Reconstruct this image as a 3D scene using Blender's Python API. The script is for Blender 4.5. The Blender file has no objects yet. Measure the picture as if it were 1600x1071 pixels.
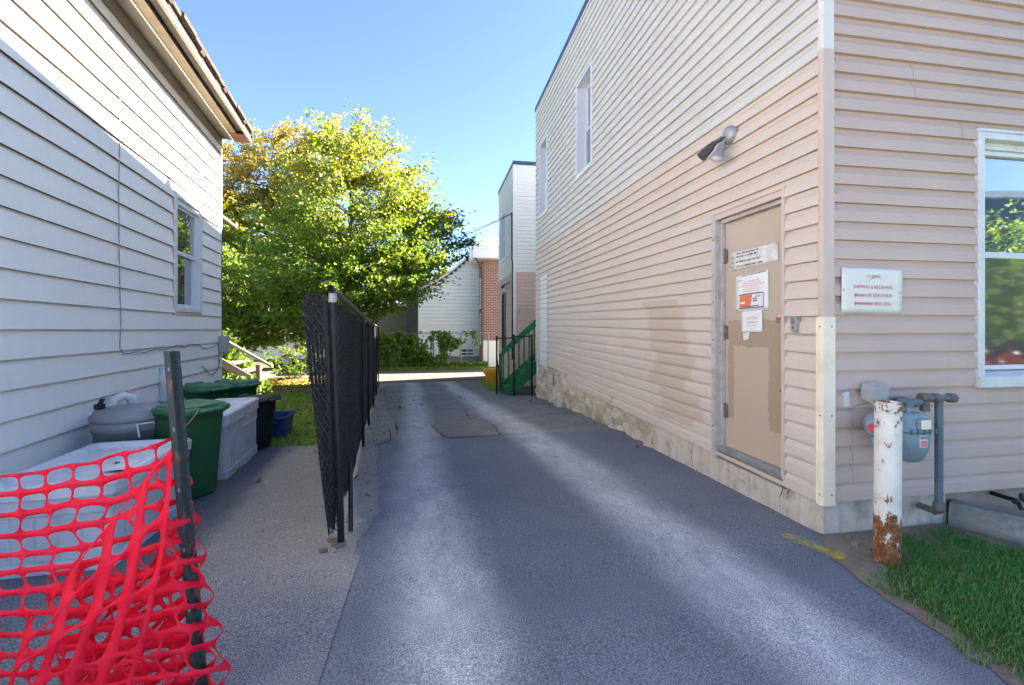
import bpy, bmesh, math, random
import numpy as np
from mathutils import Vector, Matrix
random.seed(7); rng = np.random.default_rng(7)
SC = bpy.context.scene
COL = SC.collection
R = math.radians
# ------------------------------------------------------------------ camera model (used once to lay the survey out in metres)
F = 700.0; TH = math.atan(122/700); CT, ST = math.cos(TH), math.sin(TH); HZ = 506.0
def ray(u, v):
    a = (u-800)/F
    return Vector((a*CT+ST, -a*ST+CT, (HZ-v)/F))
def at(u, v, t): return ray(u, v)*t
def onY(u, v, Y): r = ray(u, v); return r*(Y/r.y)
def onX(u, v, X): r = ray(u, v); return r*(X/r.x)
# ground profile
_gy = [-60, -20, 0, 2.6, 4.6, 6, 8, 11, 14, 16.5, 22, 60, 200]
_gz = [-1.40, -1.40, -1.42, -1.44, -1.50, -1.54, -1.66, -1.87, -2.04, -2.12, -2.12, -2.2, -2.2]
def g(Y): return float(np.interp(Y, _gy, _gz))
def onG(u, v):
    r = ray(u, v); t = 1.5*F/(v-HZ)
    for _ in range(25): t = -g(r.y*t)/((v-HZ)/F)
    return r*t
# ------------------------------------------------------------------ materials
def newmat(name):
    m = bpy.data.materials.new(name); m.use_nodes = True
    nt = m.node_tree; b = nt.nodes['Principled BSDF']; return m, nt, b
def N(nt, typ, **kw):
    n = nt.nodes.new(typ)
    for k, v in kw.items(): setattr(n, k, v)
    return n
def L(nt, a, b): nt.links.new(a, b)
def coord(nt, stretch=(1, 1, 1), obj=False):
    mp = N(nt, 'ShaderNodeMapping'); mp.inputs['Scale'].default_value = stretch
    if obj: L(nt, N(nt, 'ShaderNodeTexCoord').outputs['Object'], mp.inputs[0])
    else: L(nt, N(nt, 'ShaderNodeNewGeometry').outputs['Position'], mp.inputs[0])
    return mp.outputs[0]
def noise(nt, vec, sc, detail=5, rough=.6):
    n = N(nt, 'ShaderNodeTexNoise'); n.inputs['Scale'].default_value = sc; n.inputs['Detail'].default_value = detail
    n.inputs['Roughness'].default_value = rough; L(nt, vec, n.inputs['Vector']); return n.outputs['Fac']
def ramp(nt, fac, stops):
    r = N(nt, 'ShaderNodeValToRGB'); e = r.color_ramp.elements
    while len(e) < len(stops): e.new(.5)
    for el, (p, c) in zip(e, stops):
        el.position = p; el.color = (c[0], c[1], c[2], 1) if not isinstance(c, (int, float)) else (c, c, c, 1)
    L(nt, fac, r.inputs[0]); return r.outputs[0]
def mixc(nt, fac, a, b, mode='MIX'):
    m = N(nt, 'ShaderNodeMix', data_type='RGBA', blend_type=mode)
    for i, s in ((6, a), (7, b)):
        if hasattr(s, 'is_linked') or hasattr(s, 'node'): L(nt, s, m.inputs[i])
        else: m.inputs[i].default_value = (s[0], s[1], s[2], 1)
    if isinstance(fac, (int, float)): m.inputs[0].default_value = fac
    else: L(nt, fac, m.inputs[0])
    return m.outputs[2]
def mth(nt, op, a, b=None, c=None, clamp=False):
    n = N(nt, 'ShaderNodeMath', operation=op); n.use_clamp = clamp
    for i, s in enumerate((a, b, c)):
        if s is None: continue
        if isinstance(s, (int, float)): n.inputs[i].default_value = s
        else: L(nt, s, n.inputs[i])
    return n.outputs[0]
def bump(nt, b, h, strength=.3, dist=.01):
    n = N(nt, 'ShaderNodeBump'); n.inputs['Strength'].default_value = strength; n.inputs['Distance'].default_value = dist
    L(nt, h, n.inputs['Height']); L(nt, n.outputs[0], b.inputs['Normal']); return n
def smooth01(nt, x, lo, hi):
    mr = N(nt, 'ShaderNodeMapRange', interpolation_type='SMOOTHSTEP'); L(nt, x, mr.inputs[0])
    mr.inputs[1].default_value = lo; mr.inputs[2].default_value = hi; return mr.outputs[0]
def xyz(nt):
    s = N(nt, 'ShaderNodeSeparateXYZ'); L(nt, N(nt, 'ShaderNodeNewGeometry').outputs['Position'], s.inputs[0]); return s.outputs
def boxmask(nt, p, lo, hi):
    # product of range tests; p: list of (socket, lo, hi)
    out = None
    for s, a, b in p:
        m = mth(nt, 'MULTIPLY', mth(nt, 'GREATER_THAN', s, a), mth(nt, 'LESS_THAN', s, b))
        out = m if out is None else mth(nt, 'MULTIPLY', out, m)
    return out
def pm(name, c1, c2=None, sc=4, rough=.6, bmp=0, bsc=60, metal=0, spec=.4, stretch=(1, 1, 1), lo=.35, hi=.7, dirt=None, dsc=1.5, obj=False, coat=0):
    m, nt, b = newmat(name)
    v = coord(nt, stretch, obj)
    c2 = c2 or tuple(x*.82 for x in c1)
    col = ramp(nt, noise(nt, v, sc), [(lo, c1), (hi, c2)])
    if dirt: col = mixc(nt, mth(nt, 'MULTIPLY', ramp(nt, noise(nt, v, dsc, 8, .7), [(.5, 0.), (.75, 1.)]), dirt[1]), col, dirt[0])
    L(nt, col, b.inputs['Base Color'])
    rr = ramp(nt, noise(nt, v, sc*3), [(.3, max(rough-.08, .02)), (.7, min(rough+.1, 1))]); L(nt, rr, b.inputs['Roughness'])
    b.inputs['Metallic'].default_value = metal; b.inputs['Specular IOR Level'].default_value = spec
    if coat: b.inputs['Coat Weight'].default_value = coat
    if bmp: bump(nt, b, noise(nt, v, bsc, 4), bmp, .004)
    return m
M = {}
# vinyl / aluminium siding with faint vertical streaks and grime
def siding_mat(name, c, stain=False, amp=.1):
    m, nt, b = newmat(name)
    v = coord(nt); vs = coord(nt, (6, 6, .5))
    col = ramp(nt, noise(nt, v, .8, 6), [(.3, c), (.75, tuple(x*(1-amp) for x in c))])
    st = ramp(nt, noise(nt, vs, 2.2, 7, .65), [(.5, 0.), (.8, 1.)])
    col = mixc(nt, mth(nt, 'MULTIPLY', st, .16), col, tuple(x*.62 for x in c))
    sp = ramp(nt, noise(nt, v, 55, 2), [(.74, 0.), (.79, 1.)])
    col = mixc(nt, mth(nt, 'MULTIPLY', sp, .25), col, tuple(x*.4 for x in c))
    if stain:   # unfaded patch left where something once hung on the wall; its edge follows the boards
        X, Y, Z = xyz(nt)
        k = mth(nt, 'FLOOR', mth(nt, 'DIVIDE', mth(nt, 'ADD', Z, 1.22), .127))
        wn = N(nt, 'ShaderNodeTexWhiteNoise', noise_dimensions='1D'); L(nt, k, wn.inputs['W'])
        j = mth(nt, 'MULTIPLY', mth(nt, 'SUBTRACT', wn.outputs['Value'], .5), .28)
        y = mth(nt, 'ADD', mth(nt, 'ADD', Y, j), mth(nt, 'MULTIPLY', Z, -.28))
        mk = mth(nt, 'MULTIPLY', smooth01(nt, y, 4.28, 4.38), mth(nt, 'SUBTRACT', 1, smooth01(nt, y, 5.06, 5.20)))
        mk = mth(nt, 'MULTIPLY', mk, mth(nt, 'LESS_THAN', Z, .27)); mk = mth(nt, 'MULTIPLY', mk, mth(nt, 'GREATER_THAN', Z, -1.05))
        col = mixc(nt, mth(nt, 'MULTIPLY', mk, .58), col, (.49, .37, .275))
    L(nt, col, b.inputs['Base Color']); b.inputs['Roughness'].default_value = .55; b.inputs['Specular IOR Level'].default_value = .3
    bump(nt, b, noise(nt, coord(nt, (3, 3, 30)), 6, 4), .12, .002)
    return m
M['beige'] = siding_mat('beige_siding_vinyl', (.66, .55, .475), True)
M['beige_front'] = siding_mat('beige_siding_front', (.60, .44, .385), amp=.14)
M['cream'] = siding_mat('cream_siding_vinyl', (.63, .605, .565))
M['white_alum'] = siding_mat('white_aluminium_siding', (.85, .83, .79), amp=.05)
M['white_vinyl'] = siding_mat('white_vinyl_siding', (.72, .72, .71))
M['trim_beige'] = pm('beige_trim', (.64, .495, .435), (.58, .445, .385), 2, .5)
M['trim_white'] = pm('white_trim', (.72, .72, .73), (.62, .62, .63), 5, .45, dirt=((.35, .33, .30), .35), dsc=6)
M['trim_cream'] = pm('cream_trim', (.92, .79, .62), (.86, .725, .55), 3, .5, dirt=((.4, .33, .25), .3), dsc=5)
M['cap'] = pm('navy_flashing', (.055, .085, .13), (.04, .06, .10), 2, .4, metal=.3)
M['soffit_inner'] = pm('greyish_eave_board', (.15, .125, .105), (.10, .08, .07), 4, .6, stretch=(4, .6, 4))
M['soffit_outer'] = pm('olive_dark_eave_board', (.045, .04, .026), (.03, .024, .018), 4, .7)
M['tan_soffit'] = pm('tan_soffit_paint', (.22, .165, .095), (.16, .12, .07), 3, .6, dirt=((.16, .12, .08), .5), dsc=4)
M['tan_fascia'] = pm('tan_fascia_paint', (.27, .225, .165), (.21, .175, .125), 4, .5)
M['brown'] = pm('rust_brown_paint', (.17, .07, .05), (.10, .045, .035), 6, .6, dirt=((.03, .02, .02), .6), dsc=8)
M['shingle'] = pm('dark_shingles', (.06, .045, .04), (.14, .085, .07), 12, .9, .6, 50)
M['shingle_brown'] = pm('brown_shingles', (.24, .17, .14), (.16, .11, .09), 12, .9, .6, 50)
M['grey_plastic'] = pm('grey_resin_plastic', (.62, .63, .68), (.53, .54, .59), 3, .5, .1, 120, dirt=((.2, .19, .18), .4), dsc=4)
M['grey_plastic_lid'] = pm('light_grey_resin_plastic', (.74, .745, .78), (.64, .645, .68), 4, .5, .1, 120, dirt=((.22, .2, .19), .55), dsc=6)
M['sensor'] = pm('dark_brown_sensor_plastic', (.055, .05, .05), (.08, .073, .07), 4, .5)
M['lap_shadow'] = pm('brown_edge_lap_shadow', (.13, .085, .055), (.085, .06, .042), 6, .8)  # brown board edge, dark enough to paint in the shadow line under each lap
M['post_white'] = pm('pinkish_white_trim', (.74, .70, .665), (.68, .635, .60), 3, .5)
M['taupe_plastic'] = pm('taupe_plastic', (.29, .29, .31), (.23, .23, .25), 4, .5, .1, 120, dirt=((.3, .28, .26), .3), dsc=3)
M['green_plastic'] = pm('green_bin_plastic', (.02, .115, .045), (.015, .085, .033), 4, .5, .12, 160, dirt=((.1, .14, .10), .3), dsc=4)
M['green_lid'] = pm('green_lid_plastic', (.045, .20, .085), (.03, .14, .06), 4, .45, .12, 160, dirt=((.16, .22, .15), .45), dsc=7)
M['teal_lid'] = pm('teal_lid_plastic', (.03, .17, .12), (.02, .11, .08), 4, .45, .12, 160, dirt=((.14, .2, .17), .4), dsc=7)
M['black_plastic'] = pm('black_plastic', (.012, .013, .018), (.02, .02, .027), 4, .45, dirt=((.07, .07, .075), .3), dsc=4)
M['blue_plastic'] = pm('blue_box_plastic', (.02, .07, .30), (.015, .05, .22), 3, .45)
M['yellow_plastic'] = pm('yellow_bin_plastic', (.75, .36, .02), (.65, .28, .015), 3, .45)
M['pvc'] = pm('white_pvc', (.74, .74, .72), (.66, .66, .64), 3, .35)
M['white_paint'] = pm('white_paint', (.78, .78, .78), (.7, .7, .7), 3, .4)
M['vwindow'] = pm('white_vinyl_window', (.70, .71, .75), (.63, .64, .68), 3, .35)
M['black_metal'] = pm('black_coated_steel', (.008, .008, .012), (.013, .013, .02), 6, .42, dirt=((.05, .05, .055), .3), dsc=9, spec=.35)
M['galv'] = pm('galvanised_steel', (.40, .40, .40), (.29, .29, .30), 8, .45, metal=.35)
M['slat'] = pm('black_privacy_slats', (.012, .012, .014), (.03, .028, .028), 9, .6, spec=.25, stretch=(1, 1, .3))
M['wire'] = pm('black_coated_wire', (.035, .034, .036), (.085, .08, .076), 20, .55, spec=.3)
M['green_paint'] = pm('green_deck_paint', (.01, .20, .075), (.008, .15, .055), 4, .45, dirt=((.02, .08, .045), .5), dsc=5)
M['rail_wood'] = pm('weathered_pinkish_wood', (.20, .155, .128), (.15, .115, .095), 5, .7, .3, 60, stretch=(4, 4, 1))
M['gas_blue'] = pm('blue_grey_meter_paint', (.25, .33, .38), (.20, .27, .32), 5, .45, dirt=((.14, .15, .15), .5), dsc=7)
M['pipe_blue'] = pm('grey_blue_pipe_paint', (.13, .175, .21), (.10, .135, .165), 8, .5, dirt=((.12, .07, .045), .8), dsc=8)
M['rust_pipe'] = pm('rusty_fitting', (.13, .085, .06), (.16, .17, .17), 20, .7)
M['paper'] = pm('white_paper', (.86, .83, .82), (.80, .775, .765), 6, .7)
M['paper_worn'] = pm('torn_white_label', (.82, .78, .74), (.60, .56, .52), 14, .7)
M['ink_pink'] = pm('pink_red_print', (.72, .38, .42), None, 3, .7)
M['ink_red'] = pm('faded_red_print', (.70, .16, .20), (.74, .27, .30), 30, .6)
M['ink_gold'] = pm('faded_gold_print', (.46, .42, .24), None, 3, .6)
M['ink_black'] = pm('faded_black_print', (.12, .12, .13), (.3, .3, .3), 25, .6)
M['ink_orange'] = pm('orange_print', (.85, .22, .08), None, 3, .6)
M['ink_blue'] = pm('blue_print', (.05, .12, .26), None, 3, .6)
M['sign'] = pm('white_coroplast', (.80, .755, .70), (.74, .70, .65), 4, .5)
M['cable'] = pm('grey_cable', (.34, .33, .34), None, 3, .6)
M['cable_black'] = pm('black_cable', (.015, .015, .02), None, 3, .5)
M['navy_door'] = pm('navy_door_paint', (.015, .02, .06), None, 3, .4)
M['grey_box'] = pm('grey_utility_box', (.44, .45, .46), (.36, .37, .38), 4, .5)
M['bark'] = pm('tree_bark', (.10, .075, .055), (.05, .038, .03), 9, .9, .8, 25, stretch=(1, 1, .3))
M['rubber'] = pm('tyre_rubber', (.015, .015, .015), None, 5, .8)
M['car_white'] = pm('white_car_paint', (.74, .74, .75), (.72, .72, .73), 1, .25, coat=.6)
M['dark_glass'] = pm('dark_car_glass', (.012, .015, .016), None, 1, .08, spec=.8)
M['tail_red'] = pm('red_lamp_lens', (.45, .01, .02), None, 1, .2)
M['alloy'] = pm('alloy_wheel', (.4, .4, .42), None, 2, .35, metal=.8)
M['mortar'] = pm('grey_concrete_block', (.33, .32, .30), (.24, .23, .22), 5, .9, .5, 40)
M['shed_grey'] = pm('grey_shed_siding', (.17, .165, .155), (.14, .135, .13), 2, .7)
M['shed_dark'] = pm('dark_grey_cladding', (.085, .09, .10), None, 2, .7)
def glass_mat(name, tint, refl=.35, rough=.02):
    m, nt, b = newmat(name)
    b.inputs['Base Color'].default_value = (*tint, 1); b.inputs['Roughness'].default_value = .3
    gl = N(nt, 'ShaderNodeBsdfGlossy'); gl.inputs['Roughness'].default_value = rough; gl.inputs['Color'].default_value = (.95, .97, 1, 1)
    mx = N(nt, 'ShaderNodeMixShader'); fr = N(nt, 'ShaderNodeFresnel'); fr.inputs['IOR'].default_value = 1.5
    f = mth(nt, 'ADD', mth(nt, 'MULTIPLY', fr.outputs[0], 1.6), refl, clamp=True)
    bp = N(nt, 'ShaderNodeBump'); bp.inputs['Strength'].default_value = .02; bp.inputs['Distance'].default_value = .02
    L(nt, noise(nt, coord(nt), 2.5, 2), bp.inputs['Height']); L(nt, bp.outputs[0], gl.inputs['Normal'])
    L(nt, f, mx.inputs[0]); L(nt, b.outputs[0], mx.inputs[1]); L(nt, gl.outputs[0], mx.inputs[2])
    L(nt, mx.outputs[0], nt.nodes['Material Output'].inputs[0]); return m
M['glass'] = glass_mat('window_glass', (.025, .04, .055), .12)
M['glass_front'] = glass_mat('front_window_glass', (.02, .06, .10), .26)
M['glass_screen'] = glass_mat('screened_window_glass', (.03, .04, .06), .13, .05)
def leaf_mat(name, greens, autumn, trans=.5):
    m, nt, b = newmat(name); nt.nodes.remove(b)
    ge = N(nt, 'ShaderNodeNewGeometry'); rnd = ge.outputs['Random Per Island']
    c1 = ramp(nt, rnd, [(i/(len(greens)-1), c) for i, c in enumerate(greens)])
    c2 = ramp(nt, rnd, [(i/(len(autumn)-1), c) for i, c in enumerate(autumn)])
    a = N(nt, 'ShaderNodeAttribute', attribute_name='autumn')
    col = mixc(nt, a.outputs['Fac'], c1, c2)
    d = N(nt, 'ShaderNodeBsdfDiffuse'); t = N(nt, 'ShaderNodeBsdfTranslucent'); gl = N(nt, 'ShaderNodeBsdfGlossy')
    gl.inputs['Roughness'].default_value = .4; gl.inputs['Color'].default_value = (.6, .6, .6, 1)
    tc = mixc(nt, .5, col, (1.0, 1.0, .25), 'MULTIPLY')
    hs = N(nt, 'ShaderNodeHueSaturation'); hs.inputs['Value'].default_value = 1.3; hs.inputs['Saturation'].default_value = 1.05; L(nt, tc, hs.inputs['Color'])
    L(nt, col, d.inputs[0]); L(nt, hs.outputs[0], t.inputs[0])
    m1 = N(nt, 'ShaderNodeMixShader'); m1.inputs[0].default_value = min(trans*1.1, 1); L(nt, d.outputs[0], m1.inputs[1]); L(nt, t.outputs[0], m1.inputs[2])
    m2 = N(nt, 'ShaderNodeMixShader'); m2.inputs[0].default_value = .06; L(nt, m1.outputs[0], m2.inputs[1]); L(nt, gl.outputs[0], m2.inputs[2])
    L(nt, m2.outputs[0], nt.nodes['Material Output'].inputs[0]); return m
GR = [(.085, .175, .028), (.135, .25, .035), (.20, .30, .05), (.16, .275, .045)]
AU = [(.36, .30, .06), (.42, .28, .08), (.33, .28, .06), (.40, .23, .12)]
M['leaf'] = leaf_mat('maple_leaves', GR, AU)
M['leaf_dark'] = leaf_mat('dark_leaves', [(.03, .085, .022), (.05, .12, .03), (.075, .16, .035)], AU, .35)
M['leaf_bush'] = leaf_mat('shrub_leaves', [(.07, .15, .02), (.12, .21, .03), (.17, .27, .04)], AU, .45)
M['leaf_fall'] = leaf_mat('fallen_leaf_litter', [(.24, .12, .04), (.32, .18, .06), (.16, .08, .03), (.40, .28, .10)], [(.42, .30, .06), (.30, .17, .04)], .1)
M['grass_blade'] = leaf_mat('grass_blades', [(.042, .20, .036), (.07, .28, .05), (.055, .24, .044), (.13, .30, .065)], [(.22, .20, .09), (.28, .24, .12)], .3)
M['grass_left'] = leaf_mat('yard_grass_blades', [(.17, .31, .04), (.24, .40, .055), (.19, .34, .05)], [(.48, .40, .13), (.44, .30, .10)], .3)
M['red_leaf'] = leaf_mat('red_leaves', [(.2, .02, .03), (.3, .04, .05), (.15, .02, .03)], AU, .3)
# ------------------------------------------------------------------ mesh builder
ROOT = {}
class MB:
    def __init__(s): s.v = []; s.f = []; s.m = []; s.sm = []; s.cur = 0; s.smooth = False
    def add(s, vs, fs):
        o = len(s.v); s.v += [tuple(p) for p in vs]; s.f += [tuple(i+o for i in f) for f in fs]
        s.m += [s.cur]*len(fs); s.sm += [s.smooth]*len(fs)
    def box(s, lo, hi, mat=None):
        x0, y0, z0 = lo; x1, y1, z1 = hi
        vs = [(x0, y0, z0), (x1, y0, z0), (x1, y1, z0), (x0, y1, z0), (x0, y0, z1), (x1, y0, z1), (x1, y1, z1), (x0, y1, z1)]
        if mat is not None: vs = [mat @ Vector(p) for p in vs]
        s.add(vs, [(0, 3, 2, 1), (4, 5, 6, 7), (0, 1, 5, 4), (1, 2, 6, 5), (2, 3, 7, 6), (3, 0, 4, 7)])
    def hexa(s, b, t):      # b, t: four bottom and four top points (ccw seen from above)
        s.add(list(b)+list(t), [(0, 3, 2, 1), (4, 5, 6, 7), (0, 1, 5, 4), (1, 2, 6, 5), (2, 3, 7, 6), (3, 0, 4, 7)])
    def tube(s, pts, r, n=8, cap=True, smooth=True, hollow=False):
        pts = [Vector(p) for p in pts]; k = len(pts)
        rs = r if isinstance(r, (list, tuple)) else [r]*k
        vs = []; up = None
        for i, p in enumerate(pts):
            d = (pts[min(i+1, k-1)]-pts[max(i-1, 0)]).normalized()
            if up is None: up = Vector((0, 0, 1)) if abs(d.z) < .9 else Vector((1, 0, 0))
            a = d.cross(up).normalized(); b = a.cross(d).normalized(); up = b
            for j in range(n):
                an = 2*math.pi*j/n; vs.append(p+(a*math.cos(an)+b*math.sin(an))*rs[i])
        fs = [(i*n+j, i*n+(j+1) % n, (i+1)*n+(j+1) % n, (i+1)*n+j) for i in range(k-1) for j in range(n)]
        o = s.smooth; s.smooth = smooth; s.add(vs, fs); s.smooth = False
        if cap:
            s.add(vs[:n], [tuple(range(n))[::-1]]); s.add(vs[-n:], [tuple(range(n))])
        s.smooth = o
    def lathe(s, prof, c=(0, 0, 0), n=24, mat=None, smooth=True):
        vs = []
        for (r, z) in prof:
            for j in range(n):
                a = 2*math.pi*j/n; p = Vector((r*math.cos(a), r*math.sin(a), z))
                if mat is not None: p = mat @ p
                vs.append(p+Vector(c))
        k = len(prof)
        fs = [(i*n+j, i*n+(j+1) % n, (i+1)*n+(j+1) % n, (i+1)*n+j) for i in range(k-1) for j in range(n)]
        o = s.smooth; s.smooth = smooth; s.add(vs, fs); s.smooth = o
    def loft(s, secs, cap=True, smooth=True):     # list of equal-length rings
        n = len(secs[0]); vs = [p for r in secs for p in r]
        fs = [(i*n+j, i*n+(j+1) % n, (i+1)*n+(j+1) % n, (i+1)*n+j) for i in range(len(secs)-1) for j in range(n)]
        o = s.smooth; s.smooth = smooth; s.add(vs, fs); s.smooth = o
        if cap: s.add(secs[0], [tuple(range(n))[::-1]]); s.add(secs[-1], [tuple(range(n))])
    def poly(s, pts): s.add(pts, [tuple(range(len(pts)))])
    def prism(s, pts, d):   # polygon extruded along vector d
        n = len(pts); d = Vector(d); a = [Vector(p) for p in pts]; b = [p+d for p in a]
        s.add(a+b, [tuple(range(n))[::-1], tuple(range(n, 2*n))]+[(i, (i+1) % n, n+(i+1) % n, n+i) for i in range(n)])
    def grid(s, nu, nv, fn, smooth=True):
        vs = [fn(i/nu, j/nv) for j in range(nv+1) for i in range(nu+1)]
        fs = [(j*(nu+1)+i, j*(nu+1)+i+1, (j+1)*(nu+1)+i+1, (j+1)*(nu+1)+i) for j in range(nv) for i in range(nu)]
        o = s.smooth; s.smooth = smooth; s.add(vs, fs); s.smooth = o
    def build(s, name, mats, parent=None, bevel=0, solid=0):
        if not isinstance(mats, (list, tuple)): mats = [mats]
        me = bpy.data.meshes.new(name)
        off = Vector(ROOT.get(parent.name, (0, 0, 0))) if parent else Vector((0, 0, 0))
        me.from_pydata([(p[0]-off.x, p[1]-off.y, p[2]-off.z) for p in s.v], [], s.f)
        for m in mats: me.materials.append(m)
        me.polygons.foreach_set('material_index', s.m); me.polygons.foreach_set('use_smooth', s.sm)
        bm = bmesh.new(); bm.from_mesh(me); bmesh.ops.recalc_face_normals(bm, faces=bm.faces); bm.to_mesh(me); bm.free()
        me.update()
        o = bpy.data.objects.new(name, me); COL.objects.link(o)
        if parent: o.parent = parent; ROOT[o.name] = tuple(off)
        if bevel:
            b = o.modifiers.new('b', 'BEVEL'); b.width = bevel; b.segments = 2; b.limit_method = 'ANGLE'; b.angle_limit = R(40)
        if solid:
            b = o.modifiers.new('s', 'SOLIDIFY'); b.thickness = solid; b.offset = 0
        return o
def tag(o, label=None, cat=None, group=None, kind=None):
    if label: o['label'] = label
    if cat: o['category'] = cat
    if group: o['group'] = group
    if kind: o['kind'] = kind
    return o
def empty(name, loc, label, cat, group=None, rz=0):
    o = bpy.data.objects.new(name, None); COL.objects.link(o); o.location = loc; o.rotation_euler.z = rz
    o.empty_display_size = .2; ROOT[o.name] = tuple(loc); return tag(o, label, cat, group)
def copy_tree(o, parent=None):
    c = o.copy(); COL.objects.link(c); c.parent = parent
    for ch in list(o.children): copy_tree(ch, c)
    return c
def np_mesh(name, V, Fq, mat, parent=None, attr=None, smooth=False):
    me = bpy.data.meshes.new(name); off = np.array(ROOT.get(parent.name, (0, 0, 0))) if parent else np.zeros(3)
    V = np.asarray(V, dtype=np.float32)-off.astype(np.float32); Fq = np.asarray(Fq, dtype=np.int32); k = Fq.shape[1]
    me.vertices.add(len(V)); me.vertices.foreach_set('co', V.ravel())
    me.loops.add(Fq.size); me.loops.foreach_set('vertex_index', Fq.ravel())
    me.polygons.add(len(Fq)); me.polygons.foreach_set('loop_start', np.arange(0, Fq.size, k, dtype=np.int32))
    me.polygons.foreach_set('loop_total', np.full(len(Fq), k, dtype=np.int32))
    me.update(calc_edges=True); me.materials.append(mat)
    if attr is not None:
        a = me.attributes.new('autumn', 'FLOAT', 'POINT'); a.data.foreach_set('value', np.asarray(attr, dtype=np.float32))
    me.validate()
    o = bpy.data.objects.new(name, me); COL.objects.link(o)
    if parent: o.parent = parent; ROOT[o.name] = tuple(off)
    return o
# ------------------------------------------------------------------ siding
DUTCH = [(0, .027), (.56, .022), (.80, .004), (1, .002)]
CLAP = [(0, .028), (1, .004)]
def siding(mb, O, d, n, s0, s1, z0, z1, pitch, prof, openings=(), slope=0, zref=None, edge=False):
    """O: (x, y) origin, d: along, n: outward. openings: (sa, sb, za, zb). z0..z1 clipped; courses counted from zref"""
    zref = z0 if zref is None else zref
    def P(s, z, o): return (O[0]+d[0]*s+n[0]*o, O[1]+d[1]*s+n[1]*o, z+slope*s)
    k0 = math.floor((z0-zref)/pitch+1e-6); k1 = math.ceil((z1-zref)/pitch-1e-6)
    def outp(f):
        for (a, oa), (b, ob) in zip(prof, prof[1:]):
            if f <= b: return oa+(ob-oa)*(f-a)/(b-a)
        return prof[-1][1]
    for k in range(k0, k1):
        a = zref+k*pitch; b = a+pitch; za, zb = max(a, z0), min(b, z1)
        if zb-za < 1e-4: continue
        cuts = sorted({za, zb} | {z for op in openings for z in (op[2], op[3]) if za < z < zb})
        for c0, c1 in zip(cuts, cuts[1:]):
            zm = (c0+c1)/2
            iv = [(s0, s1)]
            for (sa, sb, oa, ob) in openings:
                if oa < zm < ob:
                    iv = [q for (p, r) in iv for q in ((p, min(r, sa)), (max(p, sb), r)) if q[1]-q[0] > 1e-4]
            zs = sorted({c0, c1} | {a+f*pitch for f, _ in prof if c0 < a+f*pitch < c1})
            for (p, r) in iv:
                # break long runs so slight waviness shows
                nseg = max(1, int((r-p)/1.1)); ss = [p+(r-p)*i/nseg for i in range(nseg+1)]
                wob = [random.uniform(-.0016, .0016) for _ in ss]
                for i in range(nseg):
                    if abs(c0-a) < 1e-6:
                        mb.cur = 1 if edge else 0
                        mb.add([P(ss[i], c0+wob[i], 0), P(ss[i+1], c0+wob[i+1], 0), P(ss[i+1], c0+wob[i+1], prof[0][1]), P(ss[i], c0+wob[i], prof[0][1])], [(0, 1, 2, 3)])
                    mb.cur = 0
                    for y0, y1 in zip(zs, zs[1:]):
                        o0, o1 = outp((y0-a)/pitch), outp((y1-a)/pitch)
                        w0 = wob if abs(y0-a) < 1e-6 else [0]*len(ss)
                        mb.add([P(ss[i], y0+w0[i], o0), P(ss[i+1], y0+w0[i+1], o0), P(ss[i+1], y1, o1), P(ss[i], y1, o1)], [(0, 1, 2, 3)])
def text_geo(body, size):
    cu = bpy.data.curves.new('lettering', 'FONT'); cu.body = body; cu.size = size; cu.align_x = 'LEFT'; cu.offset = .008
    o = bpy.data.objects.new('lettering_tmp', cu); COL.objects.link(o); bpy.context.view_layer.update()
    ev = o.evaluated_get(bpy.context.evaluated_depsgraph_get()); me = ev.to_mesh()
    vs = [tuple(v.co) for v in me.vertices]; fs = [tuple(p.vertices) for p in me.polygons]; ev.to_mesh_clear()
    bpy.data.objects.remove(o); bpy.data.curves.remove(cu)
    return vs, fs
def put_text(mb, body, width, height, org, ax, ay):
    vs, fs = text_geo(body, 1.0)
    x0 = min(v[0] for v in vs); x1 = max(v[0] for v in vs); y0 = min(v[1] for v in vs); y1 = max(v[1] for v in vs)
    org = Vector(org); ax = Vector(ax); ay = Vector(ay)
    mb.add([org+ax*((v[0]-x0)/(x1-x0)*width)+ay*((v[1]-y0)/(y1-y0)*height) for v in vs], fs)
# ================================================================== THE SETTING
def fenceX(Y): return -.60-.0985*(Y-3.1)
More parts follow.
